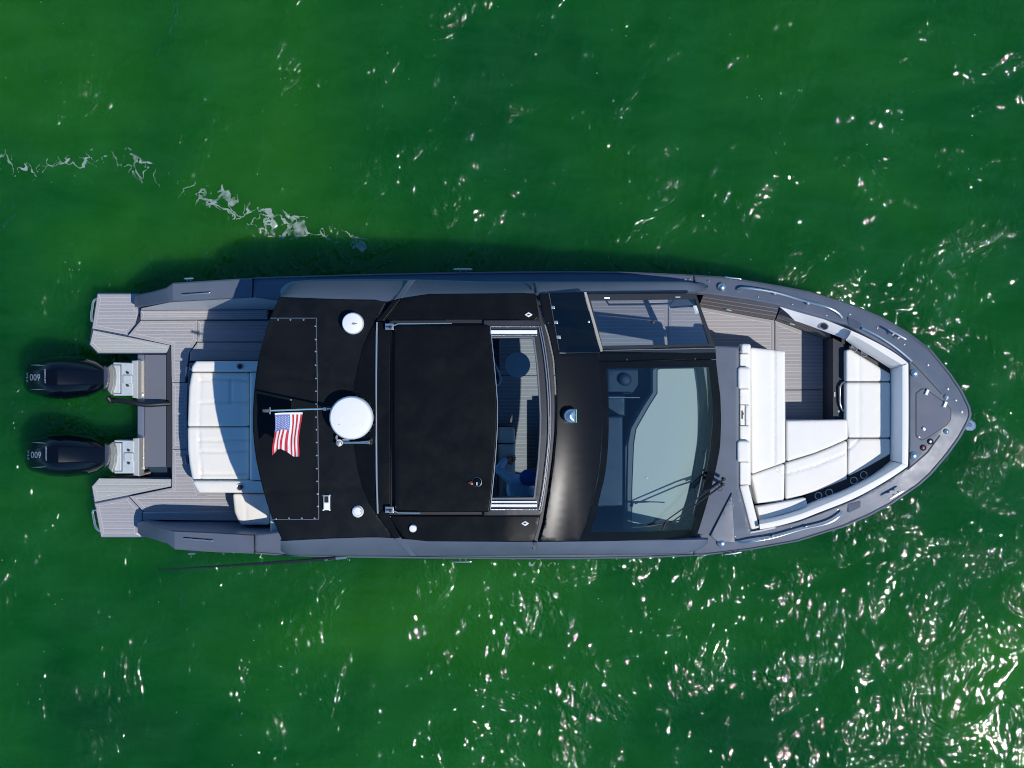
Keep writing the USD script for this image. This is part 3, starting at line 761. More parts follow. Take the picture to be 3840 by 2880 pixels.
# dashboard and cabin seen through it
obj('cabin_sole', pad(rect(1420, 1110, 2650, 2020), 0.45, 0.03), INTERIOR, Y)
obj('dashboard', pad([(2420, 1378), (2664, 1376), (2672, 1525), (2664, 1670), (2634, 1830), (2590, 1985), (2344, 1985), (2344, 1680), (2362, 1600), (2412, 1515), (2446, 1470), (2446, 1378)], 1.30, 0.5, r=4), DASHS, Y)
DB = obj('dash_border', pad([(2447, 1381), (2612, 1379), (2627, 1525), (2617, 1671), (2586, 1844), (2543, 1967), (2352, 1966), (2352, 1840), (2355, 1664), (2366, 1606), (2412, 1525), (2447, 1472)], 1.34, 0.05, r=3, corner=12), DASHD, Y)
obj('dash_mat', pad([(2465, 1383), (2609, 1381), (2624, 1525), (2614, 1671), (2583, 1844), (2541, 1964), (2370, 1963), (2370, 1837), (2377, 1664), (2386, 1608), (2432, 1527), (2465, 1474)], 1.36, 0.03, r=2, corner=10), DASH, DB)
obj('dash_knob', lathe([(0, 0), (0.012, 0), (0.012, 0.01), (0, 0.012)], 2425, 1792, 1.36), WHITEP, DB)
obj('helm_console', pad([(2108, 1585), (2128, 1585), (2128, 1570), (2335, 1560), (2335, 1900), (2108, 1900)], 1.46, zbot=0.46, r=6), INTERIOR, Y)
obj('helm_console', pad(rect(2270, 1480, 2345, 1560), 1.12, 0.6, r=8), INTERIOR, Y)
NAVYV = mat('navy_vinyl', (0.012, 0.034, 0.070), 0.6)
obj('companion_seat', pad(rect(2275, 1380, 2440, 1478), 1.0, 0.4, r=12), NAVYV, Y)
obj('companion_headrest', pad(Polygon(Point(2345, 1424).buffer(24)), 1.10, 0.12, r=16), NAVYV, Y)
obj('dash_rail', tube([(2283, 1491, 1.22), (2400, 1491, 1.22)], 0.010), STEEL, Y)
# wipers
for k, (a, b) in enumerate((((2716, 1797), (2490, 1958)), ((2712, 1817), (2500, 1972)))):
    za, zb = 1.66, 2.06
    wp = obj('wiper_arm', tube([(a[0], a[1], za), ((a[0] * .6 + b[0] * .4), (a[1] * .6 + b[1] * .4), 1.86), (b[0], b[1], zb)], [0.014, 0.010, 0.008]), RUBBER, Y)
    obj('pivot', lathe([(0, -0.12), (0.022, -0.12), (0.02, 0.01), (0.012, 0.018), (0, 0.018)], a[0], a[1], za), RUBBER, wp)
    if k == 0:
        obj('pivot_spring', tube([(2640, 1845, 1.75), (2668, 1826, 1.71), (2700, 1804, 1.68)], 0.014), RUBBER, wp)
obj('wiper_blade', tube(curve([(2370, 1977, 2.12), (2440, 1972, 2.09), (2500, 1961, 2.03), (2583, 1945, 1.88)], 16), [0.008] * 4 + [0.014] * 8 + [0.008] * 4), RUBBER, Y)
obj('wiper_bracket', tube([(2486, 1985, 2.06), (2496, 1962, 2.07)], 0.014), RUBBER, Y)
obj('washer_hose', ring(2700, 1833, 1.50, 0.028, 0.004), RUBBER, Y)

# --- port walk-through door and smoked panel ------------------------
def quad_frame(q, t, z):
    "frame between an outer quad and an inner quad (pixel corners with heights)"
    o, i_ = np.array(q, float), np.array(t, float)
    Po, Pi = P(o[:, 0], o[:, 1], o[:, 2]), P(i_[:, 0], i_[:, 1], i_[:, 2])
    V = np.vstack([Po, Pi, Po - [0, 0, z], Pi - [0, 0, z]])
    Fc = []
    for a in range(4):
        b = (a + 1) % 4
        for (w, x, y_, q_) in ((a, b, 4 + b, 4 + a), (8 + b, 8 + a, 12 + a, 12 + b), (a, 8 + a, 8 + b, b), (4 + b, 12 + b, 12 + a, 4 + a)):
            Fc += [[w, x, y_], [w, y_, q_]]
    m = T(V, Fc); m.fix_normals(); return m
def quad(q, th=0.006):
    q = np.array(q, float); p = P(q[:, 0], q[:, 1], q[:, 2])
    V = np.vstack([p, p - [0, 0, th]])
    Fc = [[0, 1, 2], [0, 2, 3], [6, 5, 4], [7, 6, 4]]
    for a in range(4):
        b = (a + 1) % 4
        Fc += [[a, 4 + a, 4 + b], [a, 4 + b, b]]
    m = T(V, Fc); m.fix_normals(); return m
zt = lambda u: float(np.interp(u, [2040, 2200, 2690], [2.84, 2.66, 1.72]))
o4 = [(2199, 1104, zt(2199)), (2609, 1101, zt(2609)), (2681, 1297, zt(2681)), (2261, 1312, zt(2261))]
i4 = [(2215, 1127, zt(2215)), (2607, 1122, zt(2607)), (2660, 1290, zt(2660)), (2259, 1296, zt(2259))]
WD = obj('bow_door', quad_frame(o4, i4, 0.04), RUBBER, Y, label='clear walk-through door with black frame')
obj('pane', quad([(a, b, c - 0.012) for a, b, c in i4]), CLEAR, WD, smooth=False)
obj('latch', quad([(2266, 1114, zt(2270) + .012), (2287, 1114, zt(2285) + .012), (2287, 1121, zt(2285) + .012), (2266, 1121, zt(2270) + .012)], 0.01), WHITEP, WD)
obj('latch', quad([(2531, 1112, zt(2535) + .012), (2551, 1112, zt(2550) + .012), (2551, 1117, zt(2550) + .012), (2531, 1117, zt(2535) + .012)], 0.01), STEELR, WD)
obj('grab_bar', tube([(2274, 1128, 2.35), (2283, 1142, 2.3), (2400, 1141, 2.1), (2515, 1138, 1.9), (2528, 1126, 1.9)], 0.012), RUBBER, WD)
obj('door_stay', tube([(2514, 1153, 1.86), (2600, 1147, 1.72)], 0.012), RUBBER, WD)
obj('door_tag', quad([(2599, 1147, zt(2610) - .02), (2613, 1146, zt(2613) - .02), (2622, 1175, zt(2622) - .02), (2608, 1178, zt(2610) - .02)], 0.004), WHITEP, WD, smooth=False)
obj('knob', lathe([(0, 0), (0.02, 0), (0.02, 0.02), (0, 0.025)], 2449, 1207, zt(2449) + 0.0), RUBBER, WD)
obj('door_sill', pad([(2253, 1313), (2681, 1298), (2685, 1322), (2248, 1330)], lambda u, v: np.interp(u, [2250, 2690], [2.56, 1.68]), 0.10, r=2), RUBBER, Y)
obj('windshield_post', pad([(2248, 1326), (2684, 1320), (2686, 1347), (2245, 1355)], lambda u, v: np.interp(u, [2245, 2690], [2.71, 1.62]), 0.10, r=3), BLACK, Y)
obj('post_groove', tube([(2265, 1314, 2.60), (2680, 1306, 1.72)], 0.005), STEELR, Y)
s4 = [(2059, 1098, zt(2059)), (2187, 1095, zt(2187)), (2252, 1321, zt(2252)), (2098, 1323, zt(2098))]
SP = obj('smoked_panel', quad(s4, 0.012), SMOKE, Y, label='smoked acrylic hinged panel', smooth=False)
obj('edge_strip', quad([(2190, 1095, zt(2190) + .004), (2199, 1095, zt(2199) + .004), (2262, 1315, zt(2262) + .004), (2253, 1321, zt(2253) + .004)], 0.03), mat('tan_edge', (0.30, 0.27, 0.23), 0.5), SP, smooth=False)
obj('hinge_rail', quad([(2050, 1100, zt(2055) + .006), (2060, 1100, zt(2060) + .006), (2099, 1323, zt(2099) + .006), (2092, 1324, zt(2092) + .006)], 0.02), RUBBER, SP, smooth=False)
for (u, v) in ((2072, 1153), (2084, 1209), (2093, 1264)):
    obj('hinge', pad(rect(u - 9, v - 6, u + 9, v + 6), zt(u) + 0.025, 0.03, r=1.5), STEEL, SP)
obj('panel_button', lathe([(0, 0), (0.016, 0), (0.014, 0.01), (0, 0.012)], 2208, 1207, zt(2208) + 0.004), STEELR, SP)

# --- bow cockpit ----------------------------------------------------
ZB = 0.46
plank_panel('bow_deck_panel', [(2060, 1110), (2503, 1110), (2503, 1296), (2060, 1296)], ZB)
plank_panel('bow_deck_panel', [(2507, 1150), (2628, 1153), (2903, 1202), (2903, 1330), (2780, 1330), (2690, 1330), (2507, 1296)], ZB)
plank_panel('bow_deck_panel', [(2907, 1203), (3076, 1266), (3122, 1285), (3122, 1460), (2930, 1460), (2907, 1460)], ZB)
plank_panel('bow_deck_panel', [(2930, 1464), (3122, 1464), (3122, 1600), (2930, 1600)], ZB)
# planked riser up to the foredeck
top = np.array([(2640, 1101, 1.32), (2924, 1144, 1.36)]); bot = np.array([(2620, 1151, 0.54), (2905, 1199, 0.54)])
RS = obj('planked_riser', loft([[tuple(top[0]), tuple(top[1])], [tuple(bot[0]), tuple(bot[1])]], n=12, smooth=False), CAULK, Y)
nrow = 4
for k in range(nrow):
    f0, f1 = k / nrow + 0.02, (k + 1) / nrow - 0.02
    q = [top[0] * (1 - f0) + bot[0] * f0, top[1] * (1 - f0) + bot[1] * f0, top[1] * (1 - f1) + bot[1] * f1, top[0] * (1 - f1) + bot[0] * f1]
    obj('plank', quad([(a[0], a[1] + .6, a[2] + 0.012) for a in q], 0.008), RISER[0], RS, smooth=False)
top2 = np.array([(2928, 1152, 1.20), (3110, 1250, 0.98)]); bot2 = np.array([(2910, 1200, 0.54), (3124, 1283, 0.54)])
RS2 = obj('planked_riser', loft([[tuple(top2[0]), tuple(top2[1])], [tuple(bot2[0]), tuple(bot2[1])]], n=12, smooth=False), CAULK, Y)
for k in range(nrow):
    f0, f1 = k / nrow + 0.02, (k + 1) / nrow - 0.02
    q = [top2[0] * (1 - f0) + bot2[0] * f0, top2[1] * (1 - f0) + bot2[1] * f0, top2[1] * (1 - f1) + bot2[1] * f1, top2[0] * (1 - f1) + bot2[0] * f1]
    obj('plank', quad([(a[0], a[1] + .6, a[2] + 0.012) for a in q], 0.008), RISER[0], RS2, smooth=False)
for (u, v) in ((2734, 1163), (2972, 1216)):
    obj('courtesy_light', pad([(u - 9, v - 4), (u + 9, v), (u + 9, v + 4), (u - 9, v)], 0.80, 0.02), GREEN, Y)
LP = obj('speaker_panel', loft([[(2921, 1148, 1.36), (2945, 1149, 1.37), (3085, 1196, 1.40), (3205, 1245, 1.42), (3262, 1272, 1.43)], [(2955, 1176, 1.29), (3005, 1192, 1.29), (3088, 1224, 1.31), (3180, 1260, 1.33), (3215, 1270, 1.36)], [(2981, 1203, 1.21), (3020, 1216, 1.20), (3090, 1242, 1.21), (3160, 1269, 1.22), (3172, 1274, 1.25)]], n=30), WHITEP, Y)
el = trimesh.creation.torus(0.055, 0.009, 28, 8); el2 = trimesh.creation.revolve([(0, 0), (0.03, 0.004), (0.05, -0.006)], sections=24)
Mx = trimesh.transformations.rotation_matrix(math.radians(-22), [0, 0, 1]) @ trimesh.transformations.rotation_matrix(math.radians(48), [1, 0, 0])
for m_, nm, mt in ((el, 'speaker_ring', STEELR), (el2, 'speaker_cone', GAP)):
    m_.apply_transform(Mx); m_.apply_translation(P(3090, 1223, 1.325)); obj(nm, m_, mt, LP)

# sunpad and its back on the foredeck edge
ZSEAT = 1.22
BS = obj('sunpad_base', pad([(2780, 1310), (2938, 1322), (2938, 1575), (3172, 1578), (3172, 1785), (2940, 1868), (2832, 1890), (2780, 1780)], ZSEAT - 0.14, 0.5), LINER, Y, label='white bow sunpad of joined cushions')
def cushion(poly, z=ZSEAT, parent=BS, r=9, corner=8, th=0.13, seams=(), name='cushion', m=WHITE, crown=0.006):
    def bump(u, v, d):
        b = 0.006 * (meshkit.fbm(np.stack([u / 45.0, v / 45.0, np.zeros_like(u)], -1), 2, 3) - 0.5) * np.clip(d / 10, 0, 1)
        for (a, b2) in seams:
            L = LineString([a, b2])
            dd = shapely.distance(shapely.points(np.c_[u, v]), L)
            b = b - 0.020 * np.exp(-(dd / 2.9) ** 2)
        return b
    return obj(name, pad(poly, z, th, r=r, corner=corner, grid=7 if seams else 12, crown=crown, bump=bump), m, parent, smooth=50)
cushion([(2812, 1302), (2944, 1316), (2945, 1733), (2816, 1779)], seams=[((2902, 1300), (2902, 1760))])
cushion([(2816, 1782), (2942, 1737), (2940, 1879), (2837, 1888)], seams=[((2902, 1752), (2940, 1780))])
cushion([(2948, 1577), (3170, 1573), (3177, 1580), (3179, 1645), (3120, 1672), (3050, 1700), (2948, 1731)], ZSEAT + 0.012)
cushion([(2945, 1736), (3050, 1704), (3120, 1676), (3176, 1650), (3176, 1796), (3058, 1843), (2944, 1876)], seams=[((2945, 1778), (3060, 1745)), ((3060, 1745), (3176, 1697))])
BB = obj('sunpad_back', pad([(2776, 1296), (2815, 1300), (2815, 1818), (2776, 1820)], 1.30, 0.3, r=4), WHITE, Y)
for a, b in ((1327, 1375), (1459, 1517), (1596, 1652), (1733, 1818)):
    cushion(rect(2775, a, 2812, b), 1.40, BB, r=6, corner=4, th=0.12, name='bolster')
for (u0, a, b) in ((2778, 1289, 1325), (2766, 1377, 1458), (2764, 1653, 1732)):
    cushion(rect(u0, a, 2815, b), 1.50, BB, r=10, corner=10, th=0.22, name='headrest')
cushion([(2776, 1519), (2794, 1519), (2794, 1594), (2776, 1594)], 1.37, BB, r=3, corner=2, th=0.1, name='bolster')
cushion([(2774, 1822), (2806, 1816), (2848, 1984), (2818, 1991)], 1.42, BB, r=7, corner=4, th=0.35, name='bolster')
cushion(rect(2796, 1519, 2812, 1594), 1.40, BB, r=4, corner=2, th=0.12, name='bolster')
obj('latch', pad([(2781, 1540), (2786, 1540), (2786, 1547), (2789, 1547), (2789, 1556), (2786, 1556), (2786, 1571), (2781, 1571)], 1.378, 0.01), RUBBER, BB)
# bow seat
FS = obj('bow_seat_base', pad([(3124, 1268), (3338, 1382), (3338, 1730), (3180, 1800), (3172, 1590), (3124, 1590)], 1.07, 0.65), GAP, Y, label='white cushioned bow bench with cup holders')
cushion([(3171, 1313), (3186, 1310), (3315, 1388), (3338, 1402), (3338, 1430), (3171, 1430)], parent=FS, seams=[((3223, 1320), (3223, 1430))])
cushion([(3171, 1434), (3338, 1434), (3338, 1641), (3181, 1641), (3171, 1575)], parent=FS, seams=[((3223, 1434), (3223, 1641))])
cushion([(3180, 1645), (3338, 1645), (3338, 1702), (3250, 1752), (3177, 1788)], parent=FS, seams=[((3222, 1645), (3180, 1688))])
obj('cup_strip', pad([(3184, 1296), (3338, 1384), (3338, 1402), (3186, 1311)], 1.18, 0.1), RUBBER, FS)
obj('cup_strip', pad([(3338, 1700), (3340, 1728), (3228, 1814), (3120, 1868), (3030, 1905), (3018, 1860), (3058, 1840), (3177, 1792), (3250, 1750)], 1.18, 0.1), RUBBER, FS)
for (u, v) in ((3203, 1305), (3241, 1325), (3202, 1802), (3239, 1781), (3109, 1847), (3069, 1859)):
    obj('cup_holder', [ring(u, v, 1.187, 0.046, 0.0045), lathe([(0.044, 0.004), (0.042, -0.05), (0, -0.05)], u, v, 1.182)], STEEL, FS)
obj('grab_handle', tube(curve([(3168, 1432, 1.10), (3156, 1440, 1.12), (3150, 1480, 1.12), (3151, 1515, 1.12), (3162, 1541, 1.10)], 20), 0.014), STEEL, FS)
obj('courtesy_light', lathe([(0, 0), (0.018, 0), (0.016, 0.01), (0, 0.012)], 3145, 1542, 1.072), GREEN, FS)
obj('seat_catch', pad(rect(3129, 1470, 3132, 1488), 1.082, 0.01), STEEL, FS)
# backrests round the bow
def rest(rails, n=40, name='backrest'):
    rails = [[(u, v, z + 0.07) for u, v, z in r] for r in rails]
    return obj(name, loft(rails, n=n), WHITE, Y, smooth=32)
def off(rail, du, dv, z):
    return [(u + du, v + dv, z) for u, v, _ in rail]
ro = [(3192, 1240, 1.46), (3260, 1271, 1.48), (3349, 1320, 1.5), (3406, 1362, 1.52)]
rm = [(3188, 1252, 1.47), (3248, 1285, 1.49), (3330, 1336, 1.50), (3390, 1371, 1.51)]
ri = [(3172, 1276, 1.34), (3186, 1287, 1.24), (3270, 1339, 1.22), (3338, 1382, 1.22)]
rest([ro, rm, [(a[0] * .4 + b[0] * .6, a[1] * .4 + b[1] * .6, a[2] * .55 + b[2] * .45) for a, b in zip(rm, ri)], ri, [(u, v - 2, 1.08) for u, v, z in ri]])
fo = [(3406, 1363, 1.52), (3407, 1555, 1.54), (3405, 1747, 1.52)]
fm = [(3384, 1371, 1.525), (3384, 1555, 1.535), (3383, 1738, 1.525)]
fi = [(3338, 1383, 1.10), (3338, 1555, 1.10), (3336, 1726, 1.10)]
rest([fo, [(3396, 1367, 1.535), (3396, 1555, 1.545), (3395, 1743, 1.535)], fm, [(3379, 1373, 1.50), (3379, 1555, 1.51), (3378, 1736, 1.50)], [(3358, 1379, 1.30), (3358, 1555, 1.30), (3356, 1730, 1.30)], fi, [(u + 2, v, 1.05) for u, v, z in fi]])
so = [(3405, 1748, 1.52), (3320, 1805, 1.50), (3205, 1868, 1.48), (3060, 1926, 1.46), (2992, 1952, 1.45), (2850, 1985, 1.44)]
sm = [(3384, 1739, 1.525), (3300, 1792, 1.51), (3190, 1850, 1.49), (3060, 1905, 1.47), (2992, 1931, 1.46), (2848, 1966, 1.45)]
si = [(3337, 1728, 1.10), (3270, 1780, 1.10), (3170, 1832, 1.09), (3045, 1880, 1.08), (2992, 1903, 1.08), (2846, 1940, 1.08)]
rest([so, [((a[0] + b[0]) / 2, (a[1] + b[1]) / 2, a[2] + .015) for a, b in zip(so, sm)], sm, [(a[0] * .88 + b[0] * .12, a[1] * .88 + b[1] * .12, a[2] - .025) for a, b in zip(sm, si)], [(a[0] * .4 + b[0] * .6, a[1] * .4 + b[1] * .6, a[2] * .42 + b[2] * .58) for a, b in zip(sm, si)], si, [(u, v + 2, 1.0) for u, v, z in si]], n=70)
cushion([(2838, 1901), (3021, 1867), (3029, 1901), (2848, 1953)], 1.30, BS, r=5, corner=4, th=0.2, name='armrest')

# --- aft lounge -----------------------------------------------------
AL = obj('aft_lounge', pad([(712, 1362), (1000, 1360), (1000, 1840), (752, 1840), (722, 1790), (708, 1690), (706, 1600), (707, 1400)], 0.86, 0.32, r=4), GELD, Y, label='white cushioned aft lounge with cup holders')
ZL = 1.02
cushion([(704, 1599), (710, 1450), (720, 1397), (934, 1397), (934, 1599)], ZL, AL, corner=7, seams=[((751, 1399), (748, 1599)), ((752, 1425), (934, 1425)), ((752, 1508), (934, 1508)), ((866, 1508), (866, 1425)), ((930, 1399), (930, 1599))])
cushion([(704, 1602), (934, 1602), (934, 1800), (722, 1800), (711, 1740), (705, 1681)], ZL, AL, corner=7, seams=[((743, 1602), (755, 1800)), ((744, 1652), (934, 1652)), ((750, 1692), (934, 1692)), ((752, 1776), (934, 1776))])
cushion([(717, 1394), (721, 1373), (736, 1354), (1010, 1354), (1010, 1394)], ZL + 0.09, AL, corner=6, th=0.2, name='armrest')
cushion([(721, 1803), (850, 1803), (1010, 1803), (1010, 1848), (746, 1848), (734, 1830)], ZL + 0.09, AL, corner=6, th=0.2, name='armrest')
cushion([(937, 1397), (1010, 1397), (1010, 1800), (937, 1800)], ZL + 0.10, AL, corner=5, name='back_cushion', th=0.2)
for (u, v) in ((899, 1373), (900, 1826)):
    obj('cup_holder', [ring(u, v, ZL + 0.10, 0.044, 0.006), lathe([(0.044, 0.004), (0.041, 0.001), (0.0, 0.0)], u, v, ZL + 0.098)], STEELR, AL)
    obj('cup_well', lathe([(0, 0), (0.034, 0), (0, 0.002)], u + 1, v + 1, ZL + 0.104), RUBBER, AL)
for (a, b, c, d) in ((694, 1376, 714, 1411), (695, 1705, 707, 1740)):
    obj('lounge_latch', pad(rect(a, b, c, d), 0.75, 0.1, r=2), GELD, AL)
SS = obj('side_seat', pad([(885, 1853), (1060, 1853), (1060, 1965), (905, 1962), (890, 1940)], 0.80, 0.26, r=3), GELD, Y, label='small white seat beside the starboard bulwark')
cushion([(873, 1851), (1010, 1851), (1010, 1968), (907, 1968), (893, 1950), (880, 1920)], 0.93, SS, corner=8, seams=[((919, 1851), (921, 1968))])
cushion([(1013, 1850), (1060, 1850), (1060, 1995), (1014, 1995)], 1.12, SS, corner=4, th=0.35, name='back_cushion')
obj('trim_cap', pad([(967, 1998), (1050, 1999), (1050, 2010), (968, 2009)], 1.20, 0.05, r=2), WHITEP, Y)

# --- fittings -------------------------------------------------------
def cleat(a, b, za, foot=None, rad=0.011):
    a, b = np.array(a, float), np.array(b, float)
    t = b - a
    za = za + zfix(a[0])
    c = obj('cleat', tube([(*a, za), (*(a + t * .1), za + .01), (*(a + t * .9), za + .01), (*b, za)], [rad * .5, rad, rad, rad * .5]), STEEL, Y)
    for f in (0.36, 0.66):
        p0 = a + t * f
        p1 = p0 + np.array(foot if foot is not None else (0, 0))
        obj('cleat_foot', tube([(*p0, za), (*p1, za - 0.06)], rad * .9), STEEL, c)
cleat((690, 1045), (727, 1044), 1.16, (0, 9))
cleat((704, 2078), (734, 2076), 1.16, (0, -8))
cleat((1700, 1010), (1770, 1010), 1.24, (0, 12))
cleat((1700, 2107), (1770, 2107), 1.24, (0, -12))
cleat((2716, 1039), (2782, 1047), 1.38, (-5, 14))
cleat((2716, 2080), (2782, 2071), 1.38, (-5, -14))
cleat((3330, 1233), (3400, 1274), 1.66, (-10, 10), 0.014)
cleat((3332, 1873), (3392, 1838), 1.66, (-4, -6), 0.014)
def rail_(pts, r=0.016, feet=()):
    pts = [(u, v, z + zfix(u) + 0.01) for u, v, z in pts]
    rr = obj('grab_rail', tube(curve(pts, 40), r), STEEL, Y)
    for (u, v) in feet:
        obj('rail_foot', lathe([(0, -0.06), (0.018, -0.06), (0.014, 0), (0, 0)], u, v, float(zd(u)) + 0.065, 12), STEEL, rr)
rail_([(2766, 1086, 1.41), (2784, 1080, 1.46), (2810, 1081, 1.48), (2908, 1097, 1.49), (3035, 1133, 1.52), (3135, 1168, 1.54), (3150, 1180, 1.52), (3158, 1192, 1.50)], feet=((2908, 1101), (3032, 1138)))
rail_([(3232, 1232, 1.54), (3297, 1264, 1.57), (3364, 1309, 1.58), (3419, 1356, 1.59)], 0.017)
obj('deck_groove', pad(LineString([(3419, 1358), (3460, 1400), (3497, 1440), (3530, 1476)]).buffer(1.6), lambda u, v: zd(u) + 0.005, 0.01, grid=20), GAP, Y)
obj('deck_groove', pad(LineString([(3405, 1760), (3440, 1730), (3480, 1695), (3512, 1650), (3524, 1634)]).buffer(2.5), lambda u, v: zd(u) + 0.004, 0.01, grid=20), GAP, Y)
rail_([(2766, 2030, 1.43), (2784, 2035, 1.47), (2809, 2033, 1.50), (2899, 2017, 1.51), (3025, 1981, 1.53), (3141, 1941, 1.55), (3152, 1928, 1.54), (3155, 1918, 1.52)], feet=((2899, 2013), (3025, 1977)))
obj('deck_edge_trim', pad(LineString([(2816, 1997), (2850, 1991), (2905, 1979)]).buffer(3), lambda u, v: zd(u) + 0.012, 0.015, grid=20), STEEL, Y)
obj('toe_recess', pad([(3181, 1187), (3230, 1213), (3228, 1232), (3204, 1232), (3181, 1222)], lambda u, v: zd(u) + 0.006, 0.01, grid=20, corner=3), GELD, Y)
obj('toe_recess', pad([(3180, 1890), (3228, 1878), (3226, 1902), (3182, 1924)], lambda u, v: zd(u) + 0.006, 0.01, grid=20, corner=3), GELD, Y)
def button(u, v, r, name, h=0.03):
    obj(name, lathe([(0, 0), (r * 1.05, 0), (r, h * .3)] + [(r * math.cos(t) * .96, h * .3 + h * math.sin(t)) for t in np.linspace(0.1, math.pi / 2, 6)], u, v, float(zd(u)) + 0.002), STEEL, Y)
for (u, v) in ((2707, 1077), (2706, 2037), (3429, 1399), (3426, 1708)):
    button(u, v, 15 * mm(1.4), 'deck_filler')
for (u, v) in ((3549, 1490), (3549, 1618)):
    button(u, v, 9.5 * mm(1.5), 'pop_up_light')
hz = lambda u, v: zd(u) + 0.008
hp = rounded([(3436, 1475), (3459, 1458), (3476, 1464), (3552, 1518), (3565, 1538), (3563, 1575), (3550, 1592), (3478, 1640), (3456, 1650), (3436, 1636)], 6)
LH = obj('locker_hatch', pad(hp, hz, 0.02, r=1.5, grid=24), NONSKID, Y)
obj('hatch_gap', pad(hp.buffer(2.6).difference(hp), lambda u, v: zd(u) + 0.003, 0.01, grid=24), GAP, LH)
for (u, v, a) in ((3479, 1471, 65), (3546, 1517, 65)):
    c = P(u, v, 1.62)
    obj('hinge', wbox(c[0], c[1], float(zd(u)) + 0.006, float(zd(u)) + 0.035, 0.085, 0.045, a, 0.01), STEEL, LH)
obj('lock', lathe([(0, 0), (0.028, 0), (0.026, 0.012), (0.012, 0.016), (0.012, 0.008), (0, 0.008)], 3464, 1607, float(zd(3464)) + .009), STEEL, LH)
obj('lock', lathe([(0, 0), (0.012, 0), (0.012, 0.012), (0, 0.014)], 3446, 1639, float(zd(3446)) + .009), STEEL, LH)
for (u, v, m_, lb) in ((3489, 1656, WHITEP, 'white washdown button'), (3462, 1679, RED, 'red washdown button')):
    b = obj('deck_button', lathe([(0, 0), (0.040, 0), (0.038, 0.012), (0.030, 0.018), (0.024, 0.008), (0, 0.008)], u, v, float(zd(u)) + .002), RUBBER, Y, lb)
    obj('button_cap', lathe([(0, 0), (0.016, 0), (0.014, 0.012), (0, 0.015)], u, v, float(zd(u)) + .010), m_, b)
for (u, v) in ((2570, 1049), (2588, 1048), (2660, 1054), (2844, 1113), (2972, 1141), (3100, 1182), (3187, 1179), (3291, 1229), (3392, 1292), (3481, 1368), (3555, 1458), (3585, 1501), (3607, 1544), (2750, 1895), (2757, 2012), (2967, 1977), (3141, 1911)):
    obj('deck_screw', lathe([(0, 0), (0.009, 0), (0.007, 0.004), (0, 0.005)], u, v, float(zd(u)) + .001, 8), STEEL, Y)
# diamond navigation lights on the hardtop sides
for (u, v) in ((1982, 1180), (1969, 1963)):
    z_ = float(zr(u, v))
    nl = obj('roof_fitting', pad([(u - 16, v), (u, v - 10), (u + 16, v), (u, v + 10)], z_ + 0.025, 0.03, r=3, corner=2), WHITEP, Y)
    obj('slot', pad([(u - 7, v + 2), (u - 2, v - 3), (u + 7, v - 2), (u + 2, v + 3)], z_ + 0.029, 0.01), RUBBER, nl)
for (u, v) in ((2056, 1211), (2350, 1348), (2606, 1345)):
    obj('roof_screw', lathe([(0, 0), (0.012, 0), (0.010, 0.008), (0, 0.01)], u, v, float(zr(u, v)) + 0.01 if u < 2100 else float(np.interp(u, [2245, 2690], [2.71, 1.62])) + 0.004), RUBBER, Y)

# cabin seen through the hatch
plank_panel('cabin_deck_panel', [(1830, 1150), (2120, 1150), (2120, 1407), (1830, 1407)], 0.50, pitch=13.6, border=10)
plank_panel('cabin_deck_panel', [(1830, 1410), (2120, 1410), (2120, 1900), (1830, 1900)], 0.50, pitch=13.6, border=10)
obj('helm_step', pad([(1926, 1790), (2110, 1790), (2110, 1930), (1926, 1930)], 0.62, 0.12), INTERIOR, Y)
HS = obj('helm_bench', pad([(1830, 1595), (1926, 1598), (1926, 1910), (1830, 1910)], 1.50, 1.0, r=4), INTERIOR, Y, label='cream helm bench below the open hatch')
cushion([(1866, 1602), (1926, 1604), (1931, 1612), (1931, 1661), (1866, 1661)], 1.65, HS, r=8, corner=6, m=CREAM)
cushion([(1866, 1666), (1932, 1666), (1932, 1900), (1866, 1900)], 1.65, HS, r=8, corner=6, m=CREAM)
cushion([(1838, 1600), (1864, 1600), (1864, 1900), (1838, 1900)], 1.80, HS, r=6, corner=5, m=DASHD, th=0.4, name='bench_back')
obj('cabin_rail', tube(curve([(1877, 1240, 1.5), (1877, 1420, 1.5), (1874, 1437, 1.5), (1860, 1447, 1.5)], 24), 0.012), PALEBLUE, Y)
obj('side_console', pad(rect(1838, 1200, 1874, 1440), 1.46, 0.6, r=4, corner=6), INTERIOR, Y)

